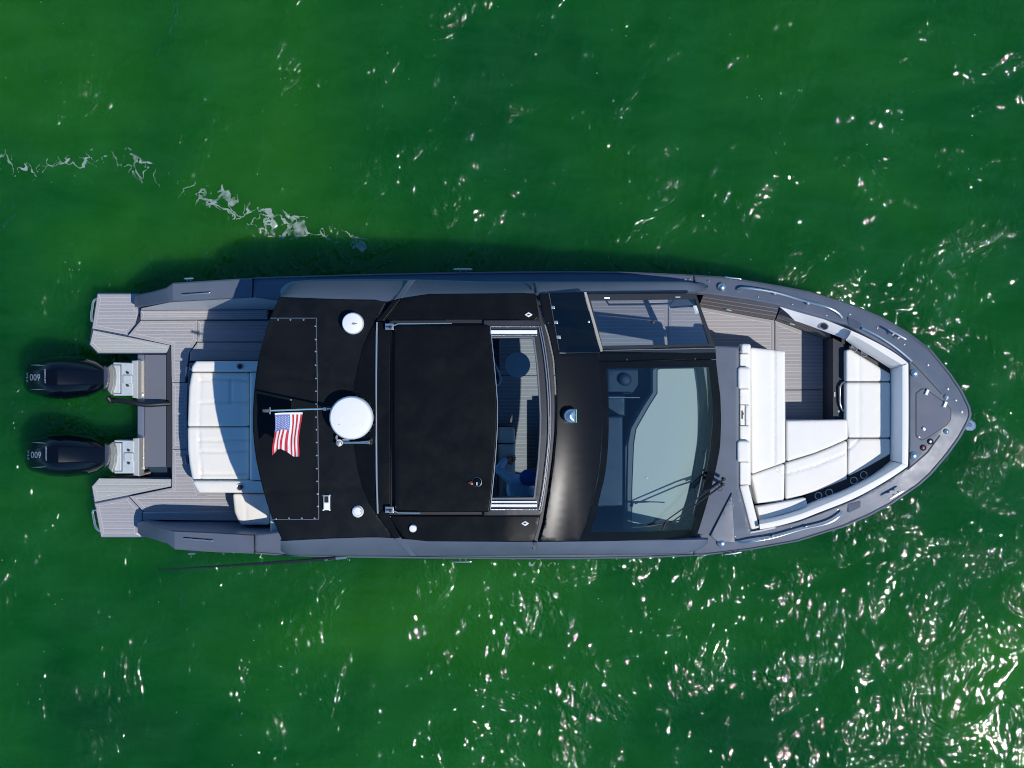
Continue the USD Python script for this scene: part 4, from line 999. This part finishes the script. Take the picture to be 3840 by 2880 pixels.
# ------------------------------------------------------------------ things on the yacht
def outboard(du, dv, label):
    O = thing('outboard_motor', label, 'outboard motor', 'outboard motors on the stern')
    us = np.array([88, 92, 100, 114, 135, 160, 183, 215, 250, 290, 329, 360, 380, 389], float)
    hw = np.interp(us, [88, 92, 100, 114, 180, 250, 329, 370, 389], [30, 42, 52, 62, 79, 83.5, 73, 58, 42])
    zt_ = np.interp(us, [88, 92, 100, 114, 135, 160, 183, 215, 300, 389], [0.62, 0.72, 0.84, 0.96, 1.07, 1.14, 1.175, 1.18, 1.06, 0.90])
    cr = np.interp(us, [88, 183, 389], [20, 29, 27])
    sec = []
    for k in range(len(us)):
        h, z, c = hw[k], zt_[k], min(cr[k], hw[k] * .6)
        prof = [(0, z + 0.006), (c * .95, z), (c * 1.02, z - 0.004), (c + (h - c) * .45, z - 0.05), (c + (h - c) * .8, z - 0.14 * (z / 1.17)), (h, max(0.42, z - 0.33)), (h * .96, 0.45), (h * .8, 0.36), (0, 0.33)]
        sec.append(prof)
    sec = np.array(sec)
    ring_ = np.concatenate([sec, (sec * [-1, 1])[:, -2:0:-1]], 1)
    m_ = ring_.shape[1]
    V = P(us[:, None] + du, 1415 + dv + ring_[:, :, 0], ring_[:, :, 1]).reshape(-1, 3)
    Fc = []
    for a in range(len(us) - 1):
        for b in range(m_):
            c = (b + 1) % m_
            Fc += [[a * m_ + b, a * m_ + c, (a + 1) * m_ + c], [a * m_ + b, (a + 1) * m_ + c, (a + 1) * m_ + b]]
    for e in (0, len(us) - 1):
        Fc += [[e * m_, e * m_ + b, e * m_ + b + 1] for b in range(1, m_ - 1)]
    cw = T(V, Fc); cw.fix_normals()
    CW = obj('cowling', cw, COWL, O, smooth=22)
    ztf = lambda u: np.interp(u, us, zt_)
    # panel joint and light lines
    for s in (-1, 1):
        obj('cowl_line', tube([(188 + du, 1415 + dv + s * 29, 1.175), (215 + du, 1415 + dv + s * 29, 1.181), (300 + du, 1415 + dv + s * 28, 1.061), (376 + du, 1415 + dv + s * 27, 0.925)], 0.006, 8), COWL, CW)
        obj('cowl_joint', tube([(183 + du, 1415 + dv + s * 2, 1.163), (184 + du, 1415 + dv + s * 29, 1.160), (200 + du, 1415 + dv + s * 52, 1.10), (216 + du, 1415 + dv + s * 66, 1.03), (232 + du, 1415 + dv + s * 78, 0.92)], 0.004, 6), GAP, CW)
        obj('cowl_strake', tube([(115 + du, 1415 + dv + s * 46, float(ztf(115)) - .035), (142 + du, 1415 + dv + s * 46, float(ztf(142)) - .045), (168 + du, 1415 + dv + s * 44, float(ztf(168)) - .035)], [0.002, 0.007, 0.004], 6), STEELR, CW)
    # lettering: "600" reading across, "V12" and maker's word reading down the back
    def letters(text, height, place, name):
        m = meshkit.text_mesh(text, height, 0.002, bold=True)
        v = np.asarray(m.vertices); ctr = (v[:, :2].min(0) + v[:, :2].max(0)) / 2
        xy = v[:, :2] - ctr
        u, w = place(xy)
        V2 = P(u, w, ztf(u - du) + 0.006 + v[:, 2])
        t = T(V2, m.faces); 
        obj(name, t, DECAL, CW, smooth=False)
    k = 1 / mm(1.1)
    letters('600', 22, lambda xy: (131 + du - xy[:, 0] * 0.70, 1415 + dv + xy[:, 1] * 1.0), 'power_digits')
    letters('MERCURY', 7, lambda xy: (169 + du + xy[:, 1] * 0.9, 1411 + dv + xy[:, 0] * 1.15), 'maker_word')
    letters('V12', 7, lambda xy: (102 + du + xy[:, 1] * 0.9, 1415 + dv + xy[:, 0] * 2.0), 'engine_word')
    # midsection
    obj('swivel_ring', pad([(388 + du, 1372 + dv), (398 + du, 1377 + dv), (405 + du, 1395 + dv), (407 + du, 1415 + dv), (405 + du, 1436 + dv), (398 + du, 1454 + dv), (388 + du, 1460 + dv)], 0.80, 0.35, r=3), GELD, O)
    arc = [(404, 1378), (418, 1366), (427, 1385), (430, 1415), (427, 1447), (417, 1481), (402, 1462), (409, 1438), (411, 1415), (409, 1396)]
    obj('swivel_clamp', pad([(a + du, b + dv) for a, b in arc], 0.72, 0.3, r=3), mat('taupe_clamp' + str(int(dv)), (0.28, 0.28, 0.25), 0.4, metal=0.3), O)
    SV = obj('bracket', pad([(424 + du, 1359 + dv), (499 + du, 1361 + dv), (499 + du, 1484 + dv), (424 + du, 1484 + dv)], 0.60, 0.25, r=4, corner=4), SILVER, O)
    obj('bracket_cover', pad(rect(422 + du, 1369 + dv, 452 + du, 1475 + dv), 0.625, 0.03, r=4, corner=4), SILVER, SV)
    obj('bracket_gap', pad(Polygon(rect(421 + du, 1367 + dv, 455 + du, 1477 + dv)).buffer(0), 0.604, 0.005), GAP, SV)
    obj('bracket_flange', pad([(494 + du, 1353 + dv), (519 + du, 1351 + dv), (519 + du, 1495 + dv), (496 + du, 1491 + dv)], 0.58, 0.25, r=3), mat('warm_silver' + str(int(dv)), (0.44, 0.455, 0.435), 0.4, metal=0.2), O)
    obj('bracket_rib', pad([(460 + du, 1406 + dv), (498 + du, 1406 + dv), (498 + du, 1440 + dv), (460 + du, 1440 + dv)], 0.63, 0.04, r=5, corner=6), SILVER, SV)
    for vv in (1398, 1446):
        obj('bolt', lathe([(0, 0), (0.017, 0), (0.015, 0.04), (0, 0.045)], 480 + du, vv + dv, 0.60, 12), RUBBER, SV)
    obj('lower_unit', loft([[(300 + du, 1409 + dv, 0.4), (430 + du, 1405 + dv, 0.4)], [(300 + du, 1421 + dv, 0.4), (430 + du, 1425 + dv, 0.4)], [(310 + du, 1420 + dv, -0.6), (420 + du, 1422 + dv, -0.6)], [(310 + du, 1410 + dv, -0.6), (420 + du, 1408 + dv, -0.6)]], n=6, closed=True, smooth=False), COWL, O)
    if dv == 0:
        obj('rigging_hose', tube(curve([(415, 1501, 0.48), (465, 1504, 0.52), (505, 1511, 0.55), (540, 1517, 0.55), (590, 1516, 0.52), (636, 1514, 0.46)], 30), 0.034, 14), RUBBER, O)
        obj('hose_end', tube([(404, 1490, 0.5), (414, 1504, 0.48), (421, 1503, 0.48)], 0.04, 12), RUBBER, O)
    else:
        obj('rigging_hose', tube(curve([(415 + du, 1499 + dv, 0.30), (450 + du, 1500 + dv, 0.28), (520 + du, 1490 + dv, 0.24), (560 + du, 1480 + dv, 0.2)], 30), 0.028, 14), mat('brown_hose', (0.06, 0.05, 0.05), 0.4), O)
    return O
outboard(0, 0, 'black outboard motor with its hose showing, nearer the top of the photo')
outboard(4, 291, 'black outboard motor without a visible hose, nearer the bottom of the photo')

# radar and satellite domes
z0 = float(zr(1323, 1567))
R = thing('radar_dome', 'large round white radar dome on the hardtop beside the flag', 'radar dome')
rr = 82 * mm(3.3)
obj('pedestal', lathe([(0, 0), (0.16, 0), (0.14, 0.05), (0.10, 0.12), (0, 0.12)], 1330, 1564, z0), RUBBER, R)
obj('base', lathe([(0, 0.10), (rr * .8, 0.10), (rr * .97, 0.14), (rr, 0.19), (0, 0.19)], 1326, 1565, z0, 64), mat('blue_grey_plastic', (0.35, 0.40, 0.48), 0.4), R)
obj('radome', lathe([(0, 0.19), (rr, 0.19), (rr * .995, 0.235), (rr * .965, 0.26), (rr * .92, 0.275), (rr * .7, 0.285), (0, 0.29)], 1325, 1565, z0, 64), WHITEP, R)
ang = np.arange(36) / 36 * 2 * math.pi
c0 = P(1325, 1565, z0 + 0.185)
obj('rim_clips', [wbox(c0[0] + math.cos(a) * rr, c0[1] + math.sin(a) * rr, z0 + 0.17, z0 + 0.195, 0.008, 0.025, math.degrees(a)) for a in ang[::2]], RUBBER, R)
obj('radome_mark', pad(rect(1270.3, 1589, 1272, 1594), z0 + 0.2905, 0.004), RUBBER, R)
D = thing('satellite_dome', 'white round satellite antenna dome near the port edge of the hardtop', 'antenna dome')
z1 = float(zr(1327, 1215)); r1 = 41 * mm(3.1)
obj('foot', lathe([(0, 0), (r1 * .8, 0), (r1 * .8, 0.03), (0, 0.03)], 1327, 1215, z1 - .005), RUBBER, D)
obj('radome', lathe([(0, 0.03), (r1 * .97, 0.03), (r1, 0.07), (r1 * .98, 0.12), (r1 * .9, 0.145), (0, 0.17)], 1327, 1214, z1 - .005, 56), WHITEP, D)
obj('dome_mark', pad([(1318, 1213), (1324, 1209), (1342, 1214), (1324, 1218)], z1 + 0.167, 0.004), STEELR, D)
for (u, v, r_, lb, nm) in ((1342, 1918, 21, 'white antenna puck with a flat side on the rear hardtop', 'antenna_puck'), (1549, 1981, 14.5, 'smallest white antenna disc on the starboard roof panel', 'antenna_disc')):
    q = thing(nm, lb, 'antenna')
    z_ = float(zr(u, v)); r_ = r_ * mm(3.0)
    obj('foot', lathe([(0, 0), (r_ * 1.05, 0), (r_ * 1.05, 0.01), (0, 0.01)], u, v, z_), RUBBER if nm == 'antenna_disc' else WHITEP, q)
    obj('cap', lathe([(0, 0.01), (r_, 0.01), (r_ * .98, 0.035), (r_ * .85, 0.05), (0, 0.058)], u, v, z_), WHITEP, q)
    if nm == 'antenna_puck':
        obj('cap_ring', ring(u, v, z_ + 0.052, r_ * .72, 0.004), SEAM, q)
        obj('cap_mark', pad(rect(u + 8, v - 2, u + 12, v), z_ + 0.058, 0.004), RUBBER, q)
    else:
        for s in (-10, 10):
            obj('screw', lathe([(0, 0), (0.006, 0), (0.005, 0.003), (0, 0.003)], u, v + s, z_ + 0.05), RUBBER, q)
# sensor box
B_ = thing('solar_sensor', 'small white box with a dark screen on the rear hardtop', 'sensor box')
zb_ = float(zr(1225, 1885))
obj('case', pad(rect(1213, 1858, 1237, 1913), zb_ + 0.045, 0.045, r=3, corner=3), WHITEP, B_)
obj('screen', pad(rect(1216, 1861, 1232, 1885), zb_ + 0.049, 0.008), SCREEN, B_)
obj('faceplate', pad(rect(1216, 1888, 1233, 1910), zb_ + 0.048, 0.006), TRACK, B_)
for (u, v) in ((1213.5, 1858.5), (1236.5, 1858.5), (1213.5, 1912.5), (1236.5, 1912.5)):
    obj('screw_tab', lathe([(0, 0), (0.011, 0), (0.01, 0.012), (0, 0.013)], u, v, zb_ + 0.002), WHITEP, B_)
# hatch latch ball
K = thing('hatch_camera', 'black round fitting with an orange tab on the sun hatch', 'roof fitting')
zk = float(zr(1788, 1808)) + 0.06
obj('dome', lathe([(0, 0), (0.058, 0), (0.056, 0.015)] + [(0.050 * math.cos(t), 0.015 + 0.05 * math.sin(t)) for t in np.linspace(0, math.pi / 2, 7)], 1788, 1808, zk), COWL, K)
obj('rim', ring(1788, 1808, zk + 0.006, 0.056, 0.004), STEELR, K)
obj('tab', pad(rect(1765, 1810, 1774, 1818), zk + 0.03, 0.03, r=2), ORANGE, K)
obj('stem', pad([(1756, 1808), (1772, 1804), (1772, 1820), (1758, 1814)], zk + 0.02, 0.02), RUBBER, K)
obj('window', pad(rect(1785, 1808, 1791, 1820), zk + 0.072, 0.02), STEELR, K)
# searchlight
L = thing('searchlight', 'chrome searchlight with a rounded back on the front of the hardtop', 'searchlight')
zl = float(zr(2137, 1560))
obj('base', lathe([(0, 0), (0.075, 0), (0.07, 0.04), (0.05, 0.06), (0, 0.06)], 2130, 1558, zl), RUBBER, L)
t_ = np.linspace(math.pi / 2, 3 * math.pi / 2, 15)
hd = [(2141 + 27 * math.cos(a), 1560 + 27 * math.sin(a)) for a in t_]
hd = [(2160, 1533.5), (2160, 1586.5)] + hd
def hump(u, v, d):
    return 0.055 * np.sqrt(np.clip(d / 27.0, 0, 1)) 
obj('head', pad(hd, zl + 0.13, 0.09, r=4, grid=4, bump=hump), STEEL, L, smooth=60)
obj('lens', pad(rect(2159.5, 1536, 2163, 1585), zl + 0.16, 0.11), GREEN, L)
# trumpet horn
H = thing('horn', 'chrome trumpet horn lying beside the radar dome', 'horn')
zh = float(zr(1320, 1659)) + 0.07
obj('trumpet', tube([(1286, 1660, zh), (1340, 1659, zh), (1375, 1658, zh), (1384, 1658, zh), (1388, 1658, zh)], [0.014, 0.017, 0.022, 0.032, 0.044], 18), STEEL, H)
obj('compressor', lathe([(0, 0), (0.037, 0), (0.037, 0.06), (0.030, 0.075), (0, 0.08)], 1272, 1661, zh - 0.05), STEELR, H)
obj('compressor_rim', ring(1272, 1661, zh + 0.015, 0.036, 0.005), WHITEP, H)
obj('elbow', tube(curve([(1266, 1634, zh), (1262, 1640, zh), (1268, 1650, zh), (1278, 1652, zh), (1284, 1660, zh)], 16), 0.016), STEELR, H)
obj('foot', pad(rect(1284, 1646, 1310, 1656), zh - 0.03, 0.04), STEELR, H)
# flag on its staff
FL = thing('flag', 'striped red, white and blue flag with stars flying from a raked staff', 'flag')
zs = lambda u: np.interp(u, [1005, 1240], [3.72, 3.14])
obj('staff', tube([(1240, 1533, 3.14), (1120, 1536, float(zs(1120))), (1008, 1540, 3.72)], [0.013, 0.012, 0.011], 14), STEEL, FL)
obj('socket', tube([(1241, 1533, 3.06), (1216, 1534, 3.20)], 0.024, 14), STEELR, FL)
obj('staff_tip', tube([(1008, 1540, 3.72), (988, 1540, 3.79)], [0.022, 0.018], 14), mat('grey_tip', (0.10, 0.10, 0.11), 0.4), FL)
for s in (-1, 1):
    obj('cleat_lug', tube([(1012, 1540 + s * 3, 3.71), (1013, 1540 + s * 12, 3.70)], 0.010), STEELR, FL)
# cloth coordinates: a along the hoist (u), b along the fly (v)
def cloth(a, b):
    a = np.asarray(a, float); b = np.asarray(b, float)
    botu = np.interp(a, [0, .15, .33, .45, .6, 1], [1022, 1036, 1048, 1062, 1085, 1117])
    topu = 1031 + 104 * a
    mid = np.sin(b * math.pi) * 5 * np.sin(a * 3 + .5)
    u = topu * (1 - b) + botu * b + mid + 5 * np.sin(b * 6.0 + a * 2) * b
    vt = np.interp(a, [0, .5, 1], [1549, 1547, 1546])
    vb = np.interp(a, [0, .08, .2, .35, .5, .62, .75, 1], [1708, 1700, 1686, 1683, 1692, 1706, 1712, 1712])
    v = vt * (1 - b) + vb * b
    z = zs(topu) - 0.02 - 0.10 * b - 0.05 * b * b + 0.045 * np.sin(a * 9 + b * 5.0) * b + 0.02 * np.sin(b * 13 - a * 3) * b
    return P(u, v, z)
def cloth_patch(a0, a1, b0, b1, na=4, nb=22, lift=0.0):
    ga, gb = np.meshgrid(np.linspace(a0, a1, na + 1), np.linspace(b0, b1, nb + 1))
    V = cloth(ga.ravel(), gb.ravel()) + [0, 0, lift]
    i = np.arange(na * nb); r_ = i // na * (na + 1) + i % na
    m = T(V, np.vstack([np.stack([r_, r_ + 1, r_ + na + 2], 1), np.stack([r_, r_ + na + 2, r_ + na + 1], 1)]))
    if m.face_normals[:, 2].mean() < 0: m.invert()
    b = m.copy(); b.vertices[:, 2] -= 0.0015; b.invert()
    return trimesh.util.concatenate([m, b])
H0, CB = 0.045, 0.46
CL = obj('cloth_header', cloth_patch(0, 1, 0, H0, 20, 3), FLAGW, FL, smooth=True)
for s in range(13):
    a0, a1 = s / 13, (s + 1) / 13
    red = (12 - s) % 2 == 0
    b0 = CB if s < 7 else H0
    obj('red_stripe' if red else 'white_stripe', cloth_patch(a0, a1, b0, 1.0), FLAGR if red else FLAGW, FL, smooth=True)
obj('canton', cloth_patch(0, 7 / 13, H0, CB, 14, 14), FLAGB, FL, smooth=True)
stars = []
for r_ in range(9):
    n_ = 6 if r_ % 2 == 0 else 5
    for c_ in range(n_):
        fa = ((c_ + 1) / 7 if n_ == 6 else (c_ + 1.5) / 7)
        fb = (r_ + 1) / 10
        # the long side of the canton runs along the fly
        a = 7 / 13 * (1 - fb); b = H0 + (CB - H0) * fa
        pts_ = [(0, 0)]
        for k in range(10):
            t = k * math.pi / 5; rad = 1.0 if k % 2 == 0 else 0.42
            pts_.append((rad * math.cos(t), rad * math.sin(t)))
        pts_ = np.array(pts_)
        V = cloth(a + pts_[:, 0] * 0.024, b + pts_[:, 1] * 0.0165) + [0, 0, 0.004]
        m = T(V, [[0, k + 1, (k + 1) % 10 + 1] for k in range(10)])
        if m.face_normals[:, 2].mean() < 0: m.invert()
        stars.append(m)
for m in stars:
    obj('star', m, FLAGW, FL, smooth=False)
# whip antenna laid down along the starboard side
W = thing('whip_antenna', 'long thin black whip antenna laid back over the water beside the starboard hull', 'antenna')
obj('whip', tube([(588, 2137, 1.35), (800, 2125, 1.42), (1000, 2112, 1.50), (1200, 2097, 1.58), (1260, 2092, 1.6)], [0.009, 0.013, 0.018, 0.023, 0.025]), RUBBER, W)
obj('ferrule', tube([(1218, 2096, 1.585), (1300, 2089, 1.61)], 0.024), STEELR, W)
obj('mount', tube([(1292, 2090, 1.61), (1296, 2084, 1.30)], 0.02), STEELR, W)
# anchor under the bow tip
AN = thing('anchor', 'grey blue anchor blade tucked under the bow tip', 'anchor')
obj('blade', pad([(3618, 1570), (3640, 1574), (3655, 1582), (3661, 1594), (3658, 1606), (3645, 1616), (3625, 1614), (3610, 1600)], lambda u, v: 0.95 - 0.001 * (u - 3610), 0.05, r=4, corner=5), mat('galvanised', (0.16, 0.21, 0.30), 0.4, metal=0.3), AN)
obj('shank', tube([(3640, 1594, 0.95), (3590, 1580, 1.15)], 0.025), STEELR, AN)
# round table below the hatch
TB = thing('pedestal_table', 'round slate pedestal table under the open sun hatch', 'table')
obj('table_top', lathe([(0, -0.03), (0.165, -0.03), (0.172, -0.015), (0.168, 0), (0, 0)], 1940, 1368, 1.30, 48), TABLE, TB)
obj('pedestal', lathe([(0, 0), (0.12, 0), (0.12, 0.02), (0.035, 0.04), (0.035, 0.77), (0, 0.77)], 1940, 1368, 0.51), STEELR, TB)

# ------------------------------------------------------------------ the person at the helm
import manifold3d as m3
def sphere(c, r):
    return m3.Manifold.sphere(float(r), 20).translate([float(x) for x in c])
def chain(joints):
    parts = []
    for (a, ra), (b, rb) in zip(joints[:-1], joints[1:]):
        parts.append(m3.Manifold.batch_hull([sphere(a, ra), sphere(b, rb)]))
    return parts
def blob(parts, ln=0.02, it=8):
    m = parts[0]
    for p in parts[1:]:
        m = m + p
    m = m.refine_to_length(ln)
    me = m.to_mesh()
    t = trimesh.Trimesh(np.array(me.vert_properties)[:, :3], np.array(me.tri_verts), process=True)
    trimesh.smoothing.filter_taubin(t, iterations=it)
    return t
PE = thing('person', 'person in a long-sleeved blue shirt and navy cap at the helm', 'person')
def W3(u, v, z): return P(u, v, z)
hip = W3(1934, 1862, 1.64)
chest = W3(1950, 1828, 2.00)
neck = W3(1968, 1804, 2.15)
shL, shR = W3(1926, 1806, 2.08), W3(1985, 1842, 2.06)
elbow, wrist = W3(1868, 1760, 1.93), W3(1893, 1728, 1.78)
headc = W3(1984, 1790, 2.27)
rel, rwr = W3(2010, 1872, 1.80), W3(2045, 1845, 1.58)
knL, knR = W3(1948, 1838, 1.14), W3(1944, 1880, 1.14)
body = m3.Manifold.batch_hull([sphere(headc + [0, 0, 0.02], 0.085), sphere(headc + [0.025, 0.015, -0.055], 0.065), sphere(headc + [-0.03, -0.01, -0.02], 0.08)])
nose = m3.Manifold.batch_hull([sphere(headc + [0.098, 0.06, -0.02], 0.011), sphere(headc + [0.085, 0.05, 0.015], 0.008)])
ears = [sphere(headc + [-0.045, 0.078, -0.015], 0.022), sphere(headc + [0.04, -0.085, -0.015], 0.022)]
hd_ = [body, nose] + ears + chain([(neck, 0.055), (headc - [0, 0, .06], 0.05)])
# left hand gripping the seat: palm, four fingers and a thumb
hn = W3(1913, 1722, 1.73)
dirv = np.array([1.0, 0.15, -0.25]); dirv /= np.linalg.norm(dirv)
sidev = np.cross([0, 0, 1.0], dirv); sidev /= np.linalg.norm(sidev)
hand = [m3.Manifold.batch_hull([sphere(wrist, 0.028), sphere(hn + sidev * 0.03, 0.018), sphere(hn - sidev * 0.032, 0.018)])]
for k, ln_ in enumerate((0.066, 0.078, 0.074, 0.058)):
    b = hn + sidev * (0.033 - 0.022 * k)
    hand += chain([(b, 0.0105), (b + dirv * ln_ * .5 + [0, 0, 0.004], 0.0095), (b + dirv * ln_ * .85 - [0, 0, 0.02], 0.009), (b + dirv * ln_ * .95 - [0, 0, 0.045], 0.008)])
tb = wrist * 0.5 + hn * 0.5 - sidev * 0.03
hand += chain([(tb, 0.014), (tb + dirv * 0.03 - sidev * 0.025, 0.0115), (tb + dirv * 0.055 - sidev * 0.03 - [0, 0, .015], 0.0095)])
skin = trimesh.util.concatenate([blob(hd_, 0.012, 6), blob(hand, 0.006, 5), blob([m3.Manifold.batch_hull([sphere(rwr, 0.03), sphere(rwr + [0.07, 0.02, 0.0], 0.03)])] + chain([(rwr + [0.06, .03, 0], .012), (rwr + [.12, .03, -.01], .01)]), 0.01, 5)])
BODY = obj('body', skin, SKIN, PE, smooth=True)
shirt = [m3.Manifold.batch_hull([sphere(hip + [-.02, 0.06, 0], 0.12), sphere(hip + [0.03, -0.06, 0], 0.12), sphere(chest + [-.03, 0.05, 0], 0.125), sphere(chest + [0.03, -0.04, 0], 0.12)]),
         m3.Manifold.batch_hull([sphere(chest, 0.12), sphere(shL, 0.068), sphere(shR, 0.068), sphere(neck - [0, 0, .03], 0.065)])]
shirt += chain([(shL, 0.072), (elbow * .5 + shL * .5, 0.060), (elbow, 0.052), (elbow * .5 + wrist * .5, 0.047), (wrist, 0.038)])
shirt += chain([(shR, 0.07), (rel, 0.052), (rwr, 0.038)])
SHp = blob(shirt, 0.014, 6)
v = np.asarray(SHp.vertices); 
SHp.vertices = v + SHp.vertex_normals * (0.010 * (meshkit.fbm(v * [26, 26, 12], 3, 6) - 0.5))[:, None]
obj('shirt', SHp, SHIRT, PE, smooth=True)
trs = chain([(hip - [0, 0, .03], 0.125), (knL, 0.078), (knL - [0, 0, .5], 0.055)]) + chain([(hip - [0, .03, .03], 0.125), (knR, 0.078), (knR - [0, 0, .5], 0.055)])
obj('trousers', blob(trs, 0.02, 6), TROUSER, PE, smooth=True)
for kn in (knL, knR):
    f0 = kn - [0, 0, .47]
    obj('shoe', blob([m3.Manifold.batch_hull([sphere(f0 + [-.03, 0, 0], .045), sphere(f0 + [.14, 0.01, -.015], .035)])], .02, 4), RUBBER, PE, smooth=True)
capm = trimesh.creation.icosphere(3, 0.108); capm = trimesh.intersections.slice_mesh_plane(capm, [0, 0, 1], [0, 0, 0.0]); capm.apply_scale([1.08, 0.98, 0.9]); capm.apply_translation(headc + [-.005, 0, 0.025])
CP = obj('cap', capm, NAVY, PE, smooth=True)
fdir = math.atan2(0.055, 0.09)
br = np.linspace(-1.05, 1.05, 15)
V = [headc + np.array([math.cos(fdir + a) * 0.10, math.sin(fdir + a) * 0.10, 0.030]) for a in br] + [headc + np.array([math.cos(fdir + a * .62) * (0.10 + 0.085 * math.cos(a * 1.2)), math.sin(fdir + a * .62) * (0.10 + 0.085 * math.cos(a * 1.2)), 0.018 - 0.012 * a * a]) for a in br]
V = np.array(V); V = np.vstack([V, V - [0, 0, 0.006]])
Fc = []
for k in range(14):
    Fc += [[k, k + 1, 16 + k], [k, 16 + k, 15 + k], [30 + k, 46 + k, 31 + k], [30 + k, 45 + k, 46 + k], [15 + k, 16 + k, 46 + k], [15 + k, 46 + k, 45 + k]]
bm = T(V, Fc); bm.fix_normals()
obj('brim', bm, STRAW, CP, smooth=False)
obj('cap_button', lathe([(0, 0), (0.009, 0), (0.007, 0.006), (0, 0.007)], 0, 0, 0).apply_translation(headc - P(0, 0, 0) + [0, 0, 0.122]), NAVY, CP)
